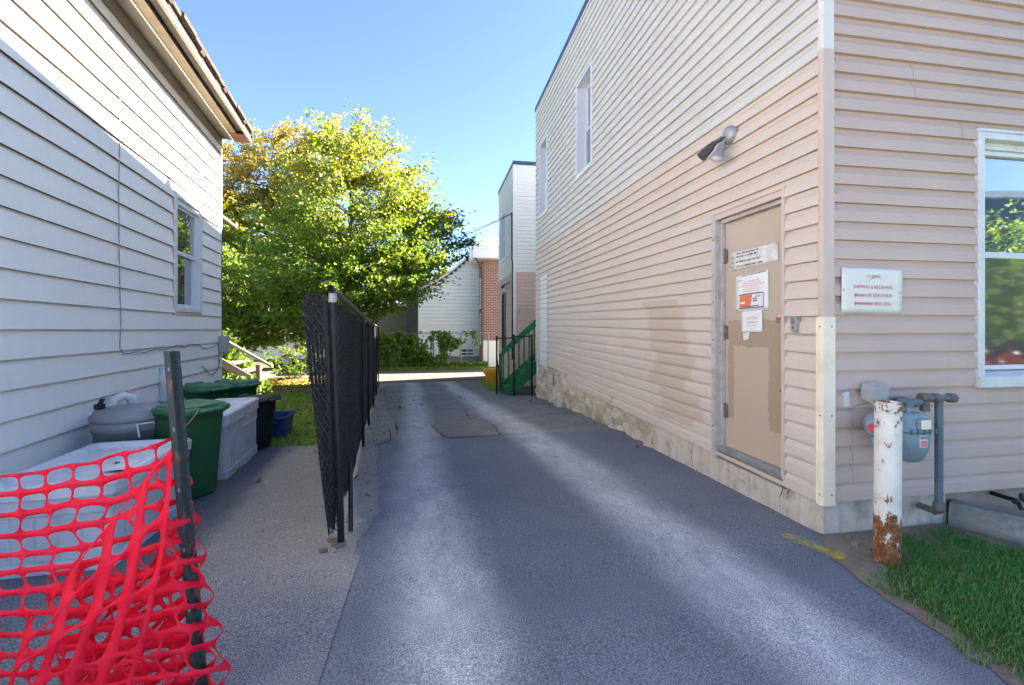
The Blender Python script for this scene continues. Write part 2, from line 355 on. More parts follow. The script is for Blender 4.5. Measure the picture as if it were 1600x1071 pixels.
# --- asphalt
def asphalt(name, front):
    m, nt, b = newmat(name); X, Y, Z = xyz(nt); v = coord(nt)
    big = noise(nt, v, .7, 6); fine = noise(nt, v, 45, 8, .75); grit = noise(nt, v, 160, 3)
    col = ramp(nt, big, [(.3, (.140, .150, .185)), (.7, (.205, .217, .255))])
    # older, browner patched surface further back
    yb = mth(nt, 'ADD', Y, mth(nt, 'MULTIPLY', noise(nt, v, .9, 4), .5))
    old = smooth01(nt, yb, 6.35, 6.5)
    oldc = ramp(nt, noise(nt, v, 1.3, 8, .7), [(.3, (.15, .145, .15)), (.5, (.215, .205, .205)), (.72, (.28, .265, .26))])
    col = mixc(nt, old, col, oldc)
    # dusty wheel tracks
    tr = None
    for x0, sl, w in ((.06, -.058, .24), (1.66, -.082, .27)):
        xc = mth(nt, 'ADD', mth(nt, 'MULTIPLY', mth(nt, 'SUBTRACT', Y, 1.8), sl), x0)
        wob = mth(nt, 'MULTIPLY', mth(nt, 'SUBTRACT', noise(nt, v, .8, 4), .5), .3)
        d = mth(nt, 'ABSOLUTE', mth(nt, 'SUBTRACT', mth(nt, 'ADD', X, wob), xc))
        t = mth(nt, 'SUBTRACT', 1, smooth01(nt, d, w*.15, w*1.65))
        tr = t if tr is None else mth(nt, 'MAXIMUM', tr, t)
    tr = mth(nt, 'MULTIPLY', tr, ramp(nt, noise(nt, coord(nt, (1, .45, 1)), 4.5, 10, .8), [(.30, .25), (.62, 1.)]))
    col = mixc(nt, mth(nt, 'MULTIPLY', tr, .8), col, (.60, .605, .62))
    oil = ramp(nt, noise(nt, v, 3.1, 6, .65), [(.66, 0.), (.74, .55)]); col = mixc(nt, oil, col, (.055, .055, .06))
    sp = ramp(nt, grit, [(.36, .5), (.5, 1.), (.66, 1.7)])
    col = mixc(nt, 1, col, sp, 'MULTIPLY')
    st = ramp(nt, fine, [(.67, 0.), (.72, 1.)]); col = mixc(nt, mth(nt, 'MULTIPLY', st, .8), col, (.42, .42, .42))
    L(nt, col, b.inputs['Base Color']); b.inputs['Roughness'].default_value = .85; b.inputs['Specular IOR Level'].default_value = .25
    bump(nt, b, mth(nt, 'ADD', fine, mth(nt, 'MULTIPLY', grit, .6)), .8, .007); return m
M['asphalt'] = asphalt('driveway_asphalt', True)
def pathmat():
    m, nt, b = newmat('worn_path_asphalt'); X, Y, Z = xyz(nt); v = coord(nt)
    col = ramp(nt, noise(nt, v, 1.0, 8, .65), [(.3, (.22, .205, .20)), (.55, (.285, .265, .255)), (.75, (.21, .20, .20))])
    # darker bluish grey band along the boxes, with a ragged edge
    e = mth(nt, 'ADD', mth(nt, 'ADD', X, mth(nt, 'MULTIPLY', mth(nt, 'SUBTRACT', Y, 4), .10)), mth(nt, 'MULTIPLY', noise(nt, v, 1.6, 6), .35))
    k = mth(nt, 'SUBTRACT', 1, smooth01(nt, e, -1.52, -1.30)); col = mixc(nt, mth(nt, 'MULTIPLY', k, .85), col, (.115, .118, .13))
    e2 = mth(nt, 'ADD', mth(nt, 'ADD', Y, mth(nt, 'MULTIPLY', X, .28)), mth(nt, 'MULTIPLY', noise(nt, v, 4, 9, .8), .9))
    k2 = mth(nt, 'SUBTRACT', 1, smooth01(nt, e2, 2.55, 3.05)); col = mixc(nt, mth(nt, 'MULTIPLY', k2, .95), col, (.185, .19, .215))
    fine = noise(nt, v, 55, 8, .75); grit = noise(nt, v, 170, 3)
    col = mixc(nt, 1, col, ramp(nt, grit, [(.36, .4), (.5, 1.), (.66, 1.9)]), 'MULTIPLY')
    st = ramp(nt, fine, [(.68, 0.), (.73, 1.)]); col = mixc(nt, mth(nt, 'MULTIPLY', st, .6), col, (.5, .48, .46))
    L(nt, col, b.inputs['Base Color']); b.inputs['Roughness'].default_value = .9; b.inputs['Specular IOR Level'].default_value = .2
    bump(nt, b, mth(nt, 'ADD', fine, mth(nt, 'MULTIPLY', grit, .5)), .7, .006); return m
M['path'] = pathmat()
M['alley'] = pm('pale_alley_pavement', (.165, .145, .128), (.125, .112, .10), 1.5, .9, .5, 50, spec=.2)
M['dirt'] = pm('bare_soil', (.25, .20, .155), (.16, .125, .095), 6, .95, .9, 60, spec=.1, dirt=((.30, .27, .24), .7), dsc=20)
M['turf'] = pm('lawn_soil', (.045, .085, .02), (.075, .095, .03), 9, .95, .9, 70, spec=.1)
M['turf_left'] = pm('yard_lawn_soil', (.17, .25, .05), (.25, .24, .075), 3, .95, .9, 70, spec=.1)
M['base_ground'] = pm('ground_soil', (.13, .12, .07), (.09, .11, .04), .6, .95, .5, 20, spec=.1)
M['street'] = pm('street_asphalt', (.16, .16, .165), (.12, .12, .125), 1, .9, .4, 60)
def strip(name, mat, ys, lf, rf, off, nx=10, jit=0, lab=None):
    mb = MB(); V = []; n = len(ys)
    for Y in ys:
        a, b2 = lf(Y)+random.uniform(-jit, jit), rf(Y)+random.uniform(-jit, jit)
        for i in range(nx+1): V.append((a+(b2-a)*i/nx, Y, g(Y)+off))
    mb.add(V, [(j*(nx+1)+i, j*(nx+1)+i+1, (j+1)*(nx+1)+i+1, (j+1)*(nx+1)+i) for j in range(n-1) for i in range(nx)])
    return tag(mb.build(name, mat), kind='structure')
lin = lambda a, b, n: [a+(b-a)*i/n for i in range(n+1)]
YS = sorted(set(_gy+lin(-60, 200, 130)+lin(-2, 24, 52)))
strip('ground', M['base_ground'], YS, lambda Y: -160, lambda Y: 160, -.03, 20)
def drive_left(Y):
    if Y < 2.80: return -6
    return float(np.interp(Y, [2.8, 3.1, 3.25, 3.6, 4.6, 5.5, 6.2, 6.25, 7.2, 9, 13, 16.6], [-.50, -.50, -.48, -.42, -.56, -.66, -.72, -.52, -.55, -.9, -1.4, -1.8]))
def drive_right(Y):
    return float(np.interp(Y, [-6, .2, 1.0, 1.43, 1.9, 2.38, 2.55, 2.7, 16.6], [2.16, 2.16, 2.22, 2.29, 2.34, 2.43, 2.58, 2.66, 2.66]))
strip('driveway', M['asphalt'], sorted(lin(-5, 16.6, 190)+[2.79, 2.81]), drive_left, drive_right, .006, 24, .014)
def path_near(u): return 0
mb = MB()
V = []; ys = lin(0, 1, 60); nx = 20
for t in ys:
    for i in range(nx+1):
        s = i/nx; x0 = -3.3+.0; xl = -85; xr = None
        ynear = 1.6-.35*s; yfar = 6.35-.15*s+.1*math.sin(7*s+1)
        Y = ynear+(yfar-ynear)*t
        X = xl+(min(fenceX(Y)+.34, drive_left(max(Y, 2.82))+.05)-xl)*s
        V.append((X, Y, g(Y)+.002+.009*max(0, min(1, (3.0-Y)/.15))+.0*s))
mb.add(V, [(j*(nx+1)+i, j*(nx+1)+i+1, (j+1)*(nx+1)+i+1, (j+1)*(nx+1)+i) for j in range(60) for i in range(nx)])
tag(mb.build('side_path', M['path']), kind='structure')
strip('fence_strip', M['path'], lin(6.1, 16.4, 40), lambda Y: fenceX(Y)-.12, lambda Y: fenceX(Y)+.42, .001, 4, .01)
strip('alley', M['alley'], lin(16.35, 21.6, 12), lambda Y: -60, lambda Y: 60, .004, 60)
strip('yard_lawn', M['turf_left'], lin(6.0, 16.3, 30), lambda Y: -14, lambda Y: fenceX(Y)-.05, -.004, 30)
strip('back_lawn', M['turf_left'], lin(16.2, 18.7, 10), lambda Y: -30, lambda Y: -2.25-.25*(Y-16.2), .012, 40, .05)
strip('stair_verge', M['turf_left'], lin(12.9, 16.3, 10), lambda Y: 1.62+.05*(16.3-Y), lambda Y: 2.66, .012, 4, .03)
strip('front_soil', M['dirt'], lin(1.0, 2.66, 24), lambda Y: drive_right(Y)-.04, lambda Y: 3.7, .012, 16, .02)
def lawn_left(Y): return float(np.interp(Y, [-8, 0, 1.0, 1.45, 1.8, 2.1, 2.25], [2.24, 2.24, 2.30, 2.36, 2.40, 2.46, 2.66]))
strip('front_lawn', M['turf'], lin(-8, 2.22, 60), lawn_left, lambda Y: 12, .020, 40, .015)
strip('street', M['street'], lin(-24, -9, 8), lambda Y: -80, lambda Y: 80, .004, 40)
# repair patch and cracks in the older asphalt
M['patch'] = pm('patched_asphalt', (.26, .24, .22), (.20, .185, .17), 3, .9, .9, 70, spec=.2, dirt=((.30, .29, .28), .6), dsc=14)
M['crack'] = pm('open_crack', (.022, .021, .023), (.045, .042, .04), 8, 1)
def crack(px, w0):
    P = [onG(u, v) for u, v in px]; Q = []
    for p, q in zip(P, P[1:]):
        n_ = max(2, int((q-p).length/.07))
        for k in range(n_): Q.append(p.lerp(q, k/n_)+Vector((random.uniform(-.012, .012), random.uniform(-.02, .02), 0)))
    Q.append(P[-1]); V_ = []
    for k, p in enumerate(Q):
        d_ = (Q[min(k+1, len(Q)-1)]-Q[max(k-1, 0)]); d_.z = 0; d_.normalize(); w_ = w0*random.uniform(.35, 1.2); 
        for s_ in (-1, 1): V_.append((p.x-d_.y*w_*s_, p.y+d_.x*w_*s_, g(p.y)+.0165))
    mb = MB(); mb.add(V_, [(2*k, 2*k+1, 2*k+3, 2*k+2) for k in range(len(Q)-1)]); return tag(mb.build('pavement_crack', M['crack']), kind='structure')
px = [(678, 642), (704, 641.5), (729, 641), (728, 647), (733, 655), (746, 658), (762, 659), (770, 665), (777, 673), (780, 681), (745, 683), (700, 686), (692, 682), (684, 676), (677, 668), (680, 655)]
mb = MB(); mb.poly([Vector((p.x, p.y, g(p.y)+.012)) for p in [onG(*q) for q in px]]); tag(mb.build('asphalt_patch', M['patch']), kind='structure')
for px, w0 in (([(678, 642), (704, 641.5), (729, 641)], .007), ([(741, 637), (729, 642), (728, 647), (733, 655), (746, 658), (762, 659), (770, 665), (777, 673), (780, 681)], .009), ([(608, 672), (611, 684), (609, 692), (582, 698)], .008),
    ([(676, 668), (684, 676), (692, 682), (700, 686), (745, 683.5), (782, 682), (826, 681)], .006), ([(716, 618), (720, 624), (730, 627), (746, 627), (782, 624), (828, 623)], .014), ([(664, 626), (692, 625), (716, 625)], .016), ([(620, 631), (640, 632), (660, 632)], .014), ([(650, 606), (690, 604), (700, 606)], .02), ([(600, 640), (670, 643)], .01)): crack(px, w0)
# sprayed survey mark
m, nt, b = newmat('yellow_marking_paint'); X, Y, Z = xyz(nt)
b.inputs['Base Color'].default_value = (.62, .50, .05, 1); b.inputs['Roughness'].default_value = .8
tp = N(nt, 'ShaderNodeBsdfTransparent'); mx = N(nt, 'ShaderNodeMixShader')
# distance from the sprayed line
p0, p1 = onG(1232, 841), onG(1312, 874); dx, dy = (p1-p0).xy.normalized()
dd = mth(nt, 'ABSOLUTE', mth(nt, 'ADD', mth(nt, 'MULTIPLY', mth(nt, 'SUBTRACT', X, p0.x), -dy), mth(nt, 'MULTIPLY', mth(nt, 'SUBTRACT', Y, p0.y), dx)))
al = mth(nt, 'MULTIPLY', mth(nt, 'SUBTRACT', 1, smooth01(nt, dd, .0, .085)), ramp(nt, noise(nt, coord(nt), 22, 8, .8), [(.36, .0), (.62, .95)]))
L(nt, mth(nt, 'MULTIPLY', al, .9), mx.inputs[0]); L(nt, tp.outputs[0], mx.inputs[1]); L(nt, b.outputs[0], mx.inputs[2]); L(nt, mx.outputs[0], nt.nodes['Material Output'].inputs[0])
mb = MB(); q = Vector((-dy, dx, 0))*.10; e = Vector((dx, dy, 0))*.03
mb.add([Vector((p.x, p.y, g(p.y)+.016)) for p in (p0-e-q, p1+e-q, p1+e+q, p0-e+q)], [(0, 1, 2, 3)])
tag(mb.build('paint_line', m), kind='structure')
# ================================================================== BEIGE BUILDING ON THE RIGHT
XR, YF = 2.60, 2.63
ZB, ZSPL, ZTOP, YBK = -1.215, 1.825, 5.46, 11.26
PIT = .1267
bld = empty('siding_building', (XR, YF, -1.44), 'large two storey building with beige and cream vinyl siding right of the driveway', 'building')
DOOR = (2.955, 3.815, -1.185, 1.0)          # Y range, z range
BLANK = (10.02, 10.86, -1.06, 1.2)
W1 = (7.10, 7.88, 2.67, 4.33); W2 = (10.06, 10.80, 2.63, 4.35)
o = lambda w: (w[0]-YF, w[1]-YF, w[2], w[3])
NX = (-1, 0); sl = .006
mb = MB(); siding(mb, (XR, YF), (0, 1), NX, .0, YBK-YF, ZB, ZSPL, PIT, DUTCH, [o(DOOR), o(BLANK), (8.46-YF, 20, -3, -1.02)], sl)
mb.build('lower_siding', M['beige'], bld)
mb = MB(); siding(mb, (XR, YF), (0, 1), NX, 0, YBK-YF, ZSPL, ZTOP, PIT, DUTCH, [o(W1), o(W2)], sl)
mb.build('upper_siding', M['cream'], bld)
FW = (3.88, 5.35, -.44, 1.385)
mb = MB(); siding(mb, (XR, YF), (1, 0), (0, -1), 0, 9.6, ZB+.01, ZTOP, PIT, DUTCH, [(FW[0]-XR, FW[1]-XR, FW[2], FW[3])], 0)
fs = mb.build('front_siding', M['beige_front'], bld)
# siding panel butt joints seen as thin dark seams
M['seam'] = pm('siding_joint_shadow_gap', (.16, .11, .09), None, 3, .8)
def _side_seams():
    for _ in range(16):
        k = random.randint(3, 48); y = random.uniform(3.9, 10.6); z = ZB+k*PIT+sl*(y-YF)
        if any(w[0]-.1 < y < w[1]+.1 and w[2]-.2 < z < w[3]+.1 for w in (DOOR, BLANK, W1, W2)): continue
        mb = MB(); q = [(0, .0282), (.56, .0235), (.80, .0048), (.97, .003)]
        mb.add([p for f, o_ in q for p in ((XR-o_, y, z+f*PIT+.001), (XR-o_, y+.003, z+f*PIT+.001))], [(2*i, 2*i+1, 2*i+3, 2*i+2) for i in range(3)]); mb.build('siding_seam', M['seam'], bld)
_side_seams()
for x, k in [(onY(1327+random.uniform(-1.5, 1.5), 640, YF).x, k) for k in (1, 2, 3, 4)]+[(3.72, 20), (3.30, 23), (3.31, 22), (3.55, 0)]:
    mb = MB(); z = ZB+.01+k*PIT; q = [(0, .0282), (.56, .0235), (.80, .0048), (.97, .003)]
    mb.add([p for f, o_ in q for p in ((x+.004*math.sin(f*3), YF-o_, z+f*PIT+.001), (x+.0022+.004*math.sin(f*3), YF-o_, z+f*PIT+.001))], [(2*i, 2*i+1, 2*i+3, 2*i+2) for i in range(3)]); mb.build('siding_seam', M['seam'], bld)
# small vent stamps in the siding by the corner post
for z in (1.77, .88, .09):
    mb = MB()
    for i in range(2):
        mb.box((XR+.070+i*.011, YF-.031, z), (XR+.075+i*.011, YF-.012, z+.03))
    mb.box((XR+.070, YF-.0315, z+.012), (XR+.086, YF-.012, z+.016))
    mb.build('siding_clip', M['trim_beige'], bld)
# corner post
def lpost(mb, z0, z1, a, b2, th):
    mb.box((XR-th, YF-th, z0), (XR+a, YF-.001, z1)); mb.box((XR-th, YF-.001, z0), (XR-.001, YF+b2, z1))
mb = MB(); lpost(mb, ZB-.005, 1.85, .060, .014, .031); mb.build('corner_post', M['trim_beige'], bld, .004)
mb = MB(); lpost(mb, 1.85, ZTOP, .058, .014, .030); mb.build('upper_corner_post', M['post_white'], bld, .004)
mb = MB(); lpost(mb, ZB-.012, .045, .062, .024, .037)
gd = mb.build('corner_guard', M['trim_cream'], bld, .004)
for z in (-.02, -.62, -1.15):
    mb = MB(); mb.lathe([(0, .004), (.006, .003), (.007, 0)], (XR+.03, YF-.037, z), 8, Matrix.Rotation(R(90), 4, 'X')); mb.build('screw', M['galv'], gd)
    mb = MB(); mb.lathe([(0, .004), (.006, .003), (.007, 0)], (XR-.037, YF-.012, z), 8, Matrix.Rotation(R(-90), 4, 'Y')); mb.build('screw', M['galv'], gd)
mb = MB(); siding(mb, (XR+.01, YF), (0, 1), NX, BLANK[0]-YF+.03, BLANK[1]-YF-.03, BLANK[2], BLANK[3]-.03, .115, DUTCH, [], sl)
bp = mb.build('infill_panel', M['white_vinyl'], bld); bp['label'] = 'white siding panel closing an old doorway'
mb = MB()
for y0, y1, z0, z1 in ((BLANK[0]-.02, BLANK[0]+.03, BLANK[2], BLANK[3]+.08), (BLANK[1]-.03, BLANK[1]+.02, BLANK[2], BLANK[3]+.08), (BLANK[0]+.03, BLANK[1]-.03, BLANK[3]+.02, BLANK[3]+.08)):
    mb.box((XR-.031, y0, z0), (XR+.01, y1, z1))
mb.build('panel_trim', M['trim_beige'], bp)
# roof edge flashing, roof, hidden walls
mb = MB(); mb.box((XR-.035, YF-.04, ZTOP-.005), (XR+.05, YBK+.03, ZTOP+.10)); mb.box((XR+.05, YF-.04, ZTOP-.005), (12.2, YF+.05, ZTOP+.10))
mb.build('roof_flashing', M['cap'], bld)
mb = MB(); mb.box((XR-.02, YF-.02, ZTOP-.06), (XR, YBK+.01, ZTOP-.005)); mb.build('roof_edge_trim', M['trim_white'], bld)
mb = MB(); mb.box((XR+.05, YF+.05, ZTOP-.1), (12.2, YBK, ZTOP+.02)); mb.build('roof', M['shingle'], bld)
mb = MB(); mb.box((XR+.002, YBK-.12, -2.1), (12.2, YBK, ZTOP-.1)); mb.box((12.05, YF+.1, -1.6), (12.2, YBK-.12, ZTOP-.1)); mb.build('wall', M['white_vinyl'], bld)
mb = MB(); p = Vector((3.05, 7.55, ZTOP)); mb.lathe([(.055, 0), (.055, .42), (.085, .42), (.085, .47), (0, .50)], p, 12); mb.build('roof_vent', M['galv'], bld)
# foundation: concrete in front, rubble stone behind
m, nt, b = newmat('old_concrete'); v = coord(nt); X, Y, Z = xyz(nt)
col = ramp(nt, noise(nt, v, 3.2, 10, .72), [(.28, (.30, .245, .195)), (.42, (.56, .48, .41)), (.55, (.64, .57, .495)), (.7, (.29, .235, .18))])
col = mixc(nt, mth(nt, 'MULTIPLY', ramp(nt, noise(nt, coord(nt, (5, 5, .8)), 2, 6), [(.50, 0.), (.70, 1.)]), .5), col, (.30, .235, .18))
L(nt, col, b.inputs['Base Color']); b.inputs['Roughness'].default_value = .9; bump(nt, b, noise(nt, v, 18, 8, .7), .7, .012); M['concrete'] = m
m, nt, b = newmat('rubble_stone'); v = coord(nt, (1, 1.6, 2.2))
vo = N(nt, 'ShaderNodeTexVoronoi', feature='F1'); vo.inputs['Scale'].default_value = 3.2
wv = mixc(nt, .25, v, N(nt, 'ShaderNodeTexNoise').outputs['Color']); L(nt, v, vo.inputs['Vector'])
c1 = ramp(nt, vo.outputs['Color'], [(.1, (.62, .52, .40)), (.4, (.46, .38, .28)), (.6, (.72, .62, .49)), (.9, (.36, .31, .24))])
col = mixc(nt, mth(nt, 'MULTIPLY', ramp(nt, noise(nt, coord(nt), 7, 9, .75), [(.38, 0.), (.7, 1.)]), .7), c1, (.70, .60, .47))
col = mixc(nt, ramp(nt, noise(nt, coord(nt, (1, 1, .5)), 16, 8, .7), [(.60, 0.), (.72, .8)]), col, (.10, .075, .045))
L(nt, col, b.inputs['Base Color']); b.inputs['Roughness'].default_value = .95; bump(nt, b, noise(nt, coord(nt), 14, 9, .75), 1, .03); M['rubble'] = m
from mathutils import noise as mnoise
def rough_face(mb, O, d, n, s0, s1, zlo, zhi, amp, sc, ns, nz, seed=0):
    def fn(a, c):
        s = s0+(s1-s0)*a; x, y = O[0]+d[0]*s, O[1]+d[1]*s; z0, z1 = zlo(s), zhi(s); z = z0+(z1-z0)*c
        q = mnoise.fractal(Vector((x*sc+seed, y*sc, z*sc)), .9, 2.1, 5)*amp
        return (x+n[0]*q, y+n[1]*q, z)
    mb.grid(ns, nz, fn)
mb = MB()
rough_face(mb, (XR+.004, YF), (0, 1), NX, -.0, 2.40, lambda s: g(YF+s)-.12, lambda s: -1.16, .008, 3, 60, 8)
rough_face(mb, (XR+.004, YF+.004), (1, 0), (0, -1), 0, 1.02, lambda s: -1.6, lambda s: -1.16, .010, 3, 30, 10, 5)
mb.build('foundation', M['concrete'], bld)
for pts in ([(2.99, -1.17), (2.97, -1.25), (3.0, -1.32), (2.99, -1.44)], [(2.88, -1.17), (2.90, -1.22), (2.93, -1.27), (2.86, -1.33)], [(4.15, -1.2), (4.19, -1.32), (4.16, -1.46)], [(3.62, -1.30), (3.50, -1.335), (3.38, -1.345)]):
    mb = MB(); V_ = []
    for k, (y, z) in enumerate(pts):
        w_ = (.002, .004, .003, .001)[k]
        V_ += [(XR-.016, y-w_, z), (XR-.016, y+w_, z+.004)]
    mb.add(V_, [(2*k, 2*k+1, 2*k+3, 2*k+2) for k in range(len(pts)-1)]); mb.build('crack', M['crack'], bld)
mb = MB(); rough_face(mb, (XR+.022, YF), (0, 1), NX, 2.40, YBK-YF, lambda s: g(YF+s)-.15, lambda s: -1.0, .075, 3.4, 260, 30, 9)
st = mb.build('stone_foundation', M['rubble'], bld); st['label'] = 'crumbling rubble stone base under the rear of the wall'
# deeper recessed base beside the window well, painted beige
mb = MB(); mb.box((XR+1.02, YF+.03, -1.75), (12, YF+.2, -1.16)); mb.build('recessed_foundation', pm('beige_painted_concrete', (.40, .30, .25), (.32, .24, .2), 3, .8, .4, 30), bld)
# remains of old concrete steps along the stone base
for y0, y1, z0, z1, dx in ((9.62, 10.0, -1.42, -1.16, .10), (9.22, 9.66, -1.62, -1.36, .12), (8.84, 9.26, -1.82, -1.55, .14)):
    mb = MB(); mb.hexa([(XR-dx, y0, z0), (XR+.03, y0, z0-.06), (XR+.03, y1, z0), (XR-dx*.4, y1, z0)], [(XR-dx*.5, y0+.12, z1), (XR+.03, y0+.1, z1), (XR+.03, y1, z1), (XR-dx, y1, z1)])
    mb.build('broken_step', M['concrete'], bld, .012)
# --- side door
m, nt, b = newmat('tan_door_paint'); X, Y, Z = xyz(nt); v = coord(nt)
wob = mth(nt, 'MULTIPLY', mth(nt, 'SUBTRACT', noise(nt, v, 9, 4), .5), .07)
yy = mth(nt, 'ADD', Y, wob); zz = mth(nt, 'ADD', Z, mth(nt, 'MULTIPLY', mth(nt, 'SUBTRACT', noise(nt, v, 6, 4), .5), .09))
col = ramp(nt, noise(nt, v, 1.5, 6), [(.3, (.55, .43, .345)), (.7, (.50, .39, .31))])
dk = boxmask(nt, [(yy, 2.9, 3.70), (zz, -.93, .03)], 0, 0); col = mixc(nt, mth(nt, 'MULTIPLY', dk, .9), col, (.40, .285, .205))
lt = boxmask(nt, [(yy, 3.20, 3.62), (zz, -1.3, -.20)], 0, 0); col = mixc(nt, mth(nt, 'MULTIPLY', lt, .9), col, (.55, .415, .315))
lt = boxmask(nt, [(yy, 2.9, 3.85), (zz, -1.3, -.86)], 0, 0); col = mixc(nt, mth(nt, 'MULTIPLY', lt, .9), col, (.54, .405, .30))
sc2 = ramp(nt, noise(nt, coord(nt, (8, 8, 1)), 5, 8, .7), [(.63, 0.), (.72, .5)]); col = mixc(nt, sc2, col, (.62, .5, .4))
L(nt, col, b.inputs['Base Color']); b.inputs['Roughness'].default_value = .5; bump(nt, b, noise(nt, v, 25, 3), .12, .003); M['door'] = m
DX = XR+.055
mb = MB(); mb.box((DX, DOOR[0]+.035, DOOR[2]+.06), (DX+.045, DOOR[1]-.075, DOOR[3]-.075)); door = mb.build('door', M['door'], bld, .004)
door['label'] = 'tan steel side door with patched paint'
M['frame_grey'] = pm('chipped_grey_door_frame', (.56, .51, .49), (.46, .41, .39), 4, .5, dirt=((.2, .14, .1), .6), dsc=12)
mb = MB(); mb.box((XR-.033, DOOR[1]-.045, DOOR[2]-.06), (XR+.06, DOOR[1]+.01, DOOR[3]+.01)); mb.box((XR+.02, DOOR[1]-.075, DOOR[2]+.06), (XR+.1, DOOR[1]-.045, DOOR[3]-.07))
mb.box((XR+.03, DOOR[0]+.012, DOOR[2]+.06), (XR+.1, DOOR[0]+.034, DOOR[3]-.07)); mb.box((XR+.01, DOOR[0]+.034, DOOR[3]-.078), (XR+.1, DOOR[1]-.075, DOOR[3]-.045))
mb.box((XR+.105, DOOR[0], DOOR[2]), (XR+.12, DOOR[1], DOOR[3]))
mb.build('frame', M['frame_grey'], door, .003)
mb = MB(); mb.box((XR-.033, DOOR[0]-.012, DOOR[2]+.02), (XR+.029, DOOR[0]+.012, DOOR[3]+.03)); mb.box((XR-.029, DOOR[0]+.0125, DOOR[3]-.044), (XR+.04, DOOR[1]-.046, DOOR[3]+.005)); mb.box((XR-.036, DOOR[0]+.0125, DOOR[3]+.0055), (XR-.001, DOOR[1]+.01, DOOR[3]+.022)); mb.build('door_trim', M['trim_beige'], door, .003)
mb = MB(); mb.box((XR-.006, DOOR[0]+.03, DOOR[2]+.015), (XR+.10, DOOR[1]-.045, DOOR[2]+.058)); mb.build('threshold', M['galv'], door, .004)
mb = MB(); mb.box((XR-.004, DOOR[0]-.01, DOOR[2]-.06), (XR+.10, DOOR[1]-.045, DOOR[2]+.014)); mb.build('sill', pm('rotten_sill_wood', (.20, .16, .12), (.32, .29, .25), 8, .9, .6, 30, stretch=(3, .7, 3)), door, .006)
for z in (.62, -.08, -.80):
    mb = MB(); mb.tube([(XR+.048, DOOR[1]-.078, z-.07), (XR+.048, DOOR[1]-.078, z+.07)], .011, 8); mb.box((XR+.046, DOOR[1]-.115, z-.06), (XR+.054, DOOR[1]-.08, z+.06)); mb.build('hinge', M['rust_pipe'], door)
for z in (.78, .45, .2, -.15, -.5, -.95):
    mb = MB(); mb.lathe([(0, .006), (.008, .005), (.009, 0)], (XR-.033, DOOR[1]-.02, z), 8, Matrix.Rotation(R(-90), 4, 'Y')); mb.build('frame_bolt', M['ink_black'], door)
mb = MB(); mb.lathe([(0, .012), (.012, .01), (.016, 0)], (DX, DOOR[0]+.10, -.52), 10, Matrix.Rotation(R(-90), 4, 'Y')); mb.build('lock_plug', M['rust_pipe'], door)
# --- upper side windows
def side_window(w, x0=XR, dep=.13, parent=bld, fm=M['vwindow']):
    y0, y1, z0, z1 = w
    mb = MB()
    mb.box((x0-.036, y0-.03, z0-.02), (x0+dep+.06, y0+.02, z1+.03)); mb.box((x0-.036, y1-.02, z0-.02), (x0+dep+.06, y1+.03, z1+.03)); mb.box((x0-.036, y0+.02, z1-.02), (x0+dep+.06, y1-.02, z1+.03))
    win = mb.build('window', fm, parent, .004)
    mb = MB(); mb.box((x0-.05, y0-.04, z0-.06), (x0+dep+.06, y1+.04, z0+.02)); mb.build('sill', M['trim_white'], win, .004)
    zm = (z0+z1)/2
    for (a, b2, xo) in ((z0+.02, zm+.02, dep), (zm-.02, z1-.02, dep+.03)):
        mb = MB(); mb.box((x0+xo, y0+.02, a), (x0+xo+.028, y0+.06, b2)); mb.box((x0+xo, y1-.06, a), (x0+xo+.028, y1-.02, b2))
        mb.box((x0+xo, y0+.06, a), (x0+xo+.028, y1-.06, a+.045)); mb.box((x0+xo, y0+.06, b2-.04), (x0+xo+.028, y1-.06, b2))
        mb.build('sash', fm, win, .003)
    mb = MB(); mb.box((x0+dep+.015, y0+.05, z0+.05), (x0+dep+.02, y1-.05, zm)); mb.box((x0+dep+.045, y0+.05, zm), (x0+dep+.05, y1-.05, z1-.05)); mb.build('pane', M['glass'], win)
    mb = MB(); mb.box((x0+dep+.062, y0-.03, z0-.02), (x0+dep+.07, y1+.03, z1+.03)); mb.build('blind', M['white_paint'], win)
    return win
side_window(W1); side_window(W2)
# --- front window
x0, x1, z0, z1 = FW
mb = MB(); mb.box((x0-.02, YF-.035, z0), (x0+.035, YF+.1, z1)); mb.box((x1-.035, YF-.035, z0), (x1+.02, YF+.1, z1)); mb.box((x0+.035, YF-.035, z1-.05), (x1-.035, YF+.1, z1))
mb.box((x0-.025, YF-.042, z1), (x1+.025, YF+.02, z1+.022))
mb.box((x0+.035, YF+.02, z1-.10), (x1-.035, YF+.1, z1-.05))
win = mb.build('window', M['trim_white'], bld, .004)
mb = MB(); mb.hexa([(x0-.03, YF-.055, z0-.02), (x1+.03, YF-.055, z0-.02), (x1+.03, YF+.1, z0-.02), (x0-.03, YF+.1, z0-.02)], [(x0-.03, YF-.055, z0+.055), (x1+.03, YF-.055, z0+.055), (x1+.03, YF+.1, z0+.095), (x0-.03, YF+.1, z0+.095)]); mb.build('sill', M['trim_white'], win, .004)
zm = .49
for a in ((x0+.035, YF+.05, zm, zm+.045), (x0+.035, YF+.05, z0+.096, z0+.13), (x0+.035, YF+.04, z1-.135, z1-.101)):
    mb = MB(); mb.box((a[0], a[1], a[2]), (x1-.035, YF+.085, a[3])); mb.build('sash_rail', M['vwindow'], win, .003)
mb = MB(); mb.box((x0+.03, YF+.07, zm+.04), (x1-.03, YF+.076, z1-.12)); mb.build('pane', M['glass_front'], win)
mb = MB(); mb.box((x0+.03, YF+.06, z0+.1), (x1-.03, YF+.066, zm+.01)); mb.build('screen', M['glass_screen'], win)
mb = MB(); mb.box((x0-.05, YF+.101, z0-.05), (x1+.05, YF+.12, z1+.05)); mb.build('backing', M['black_plastic'], win)
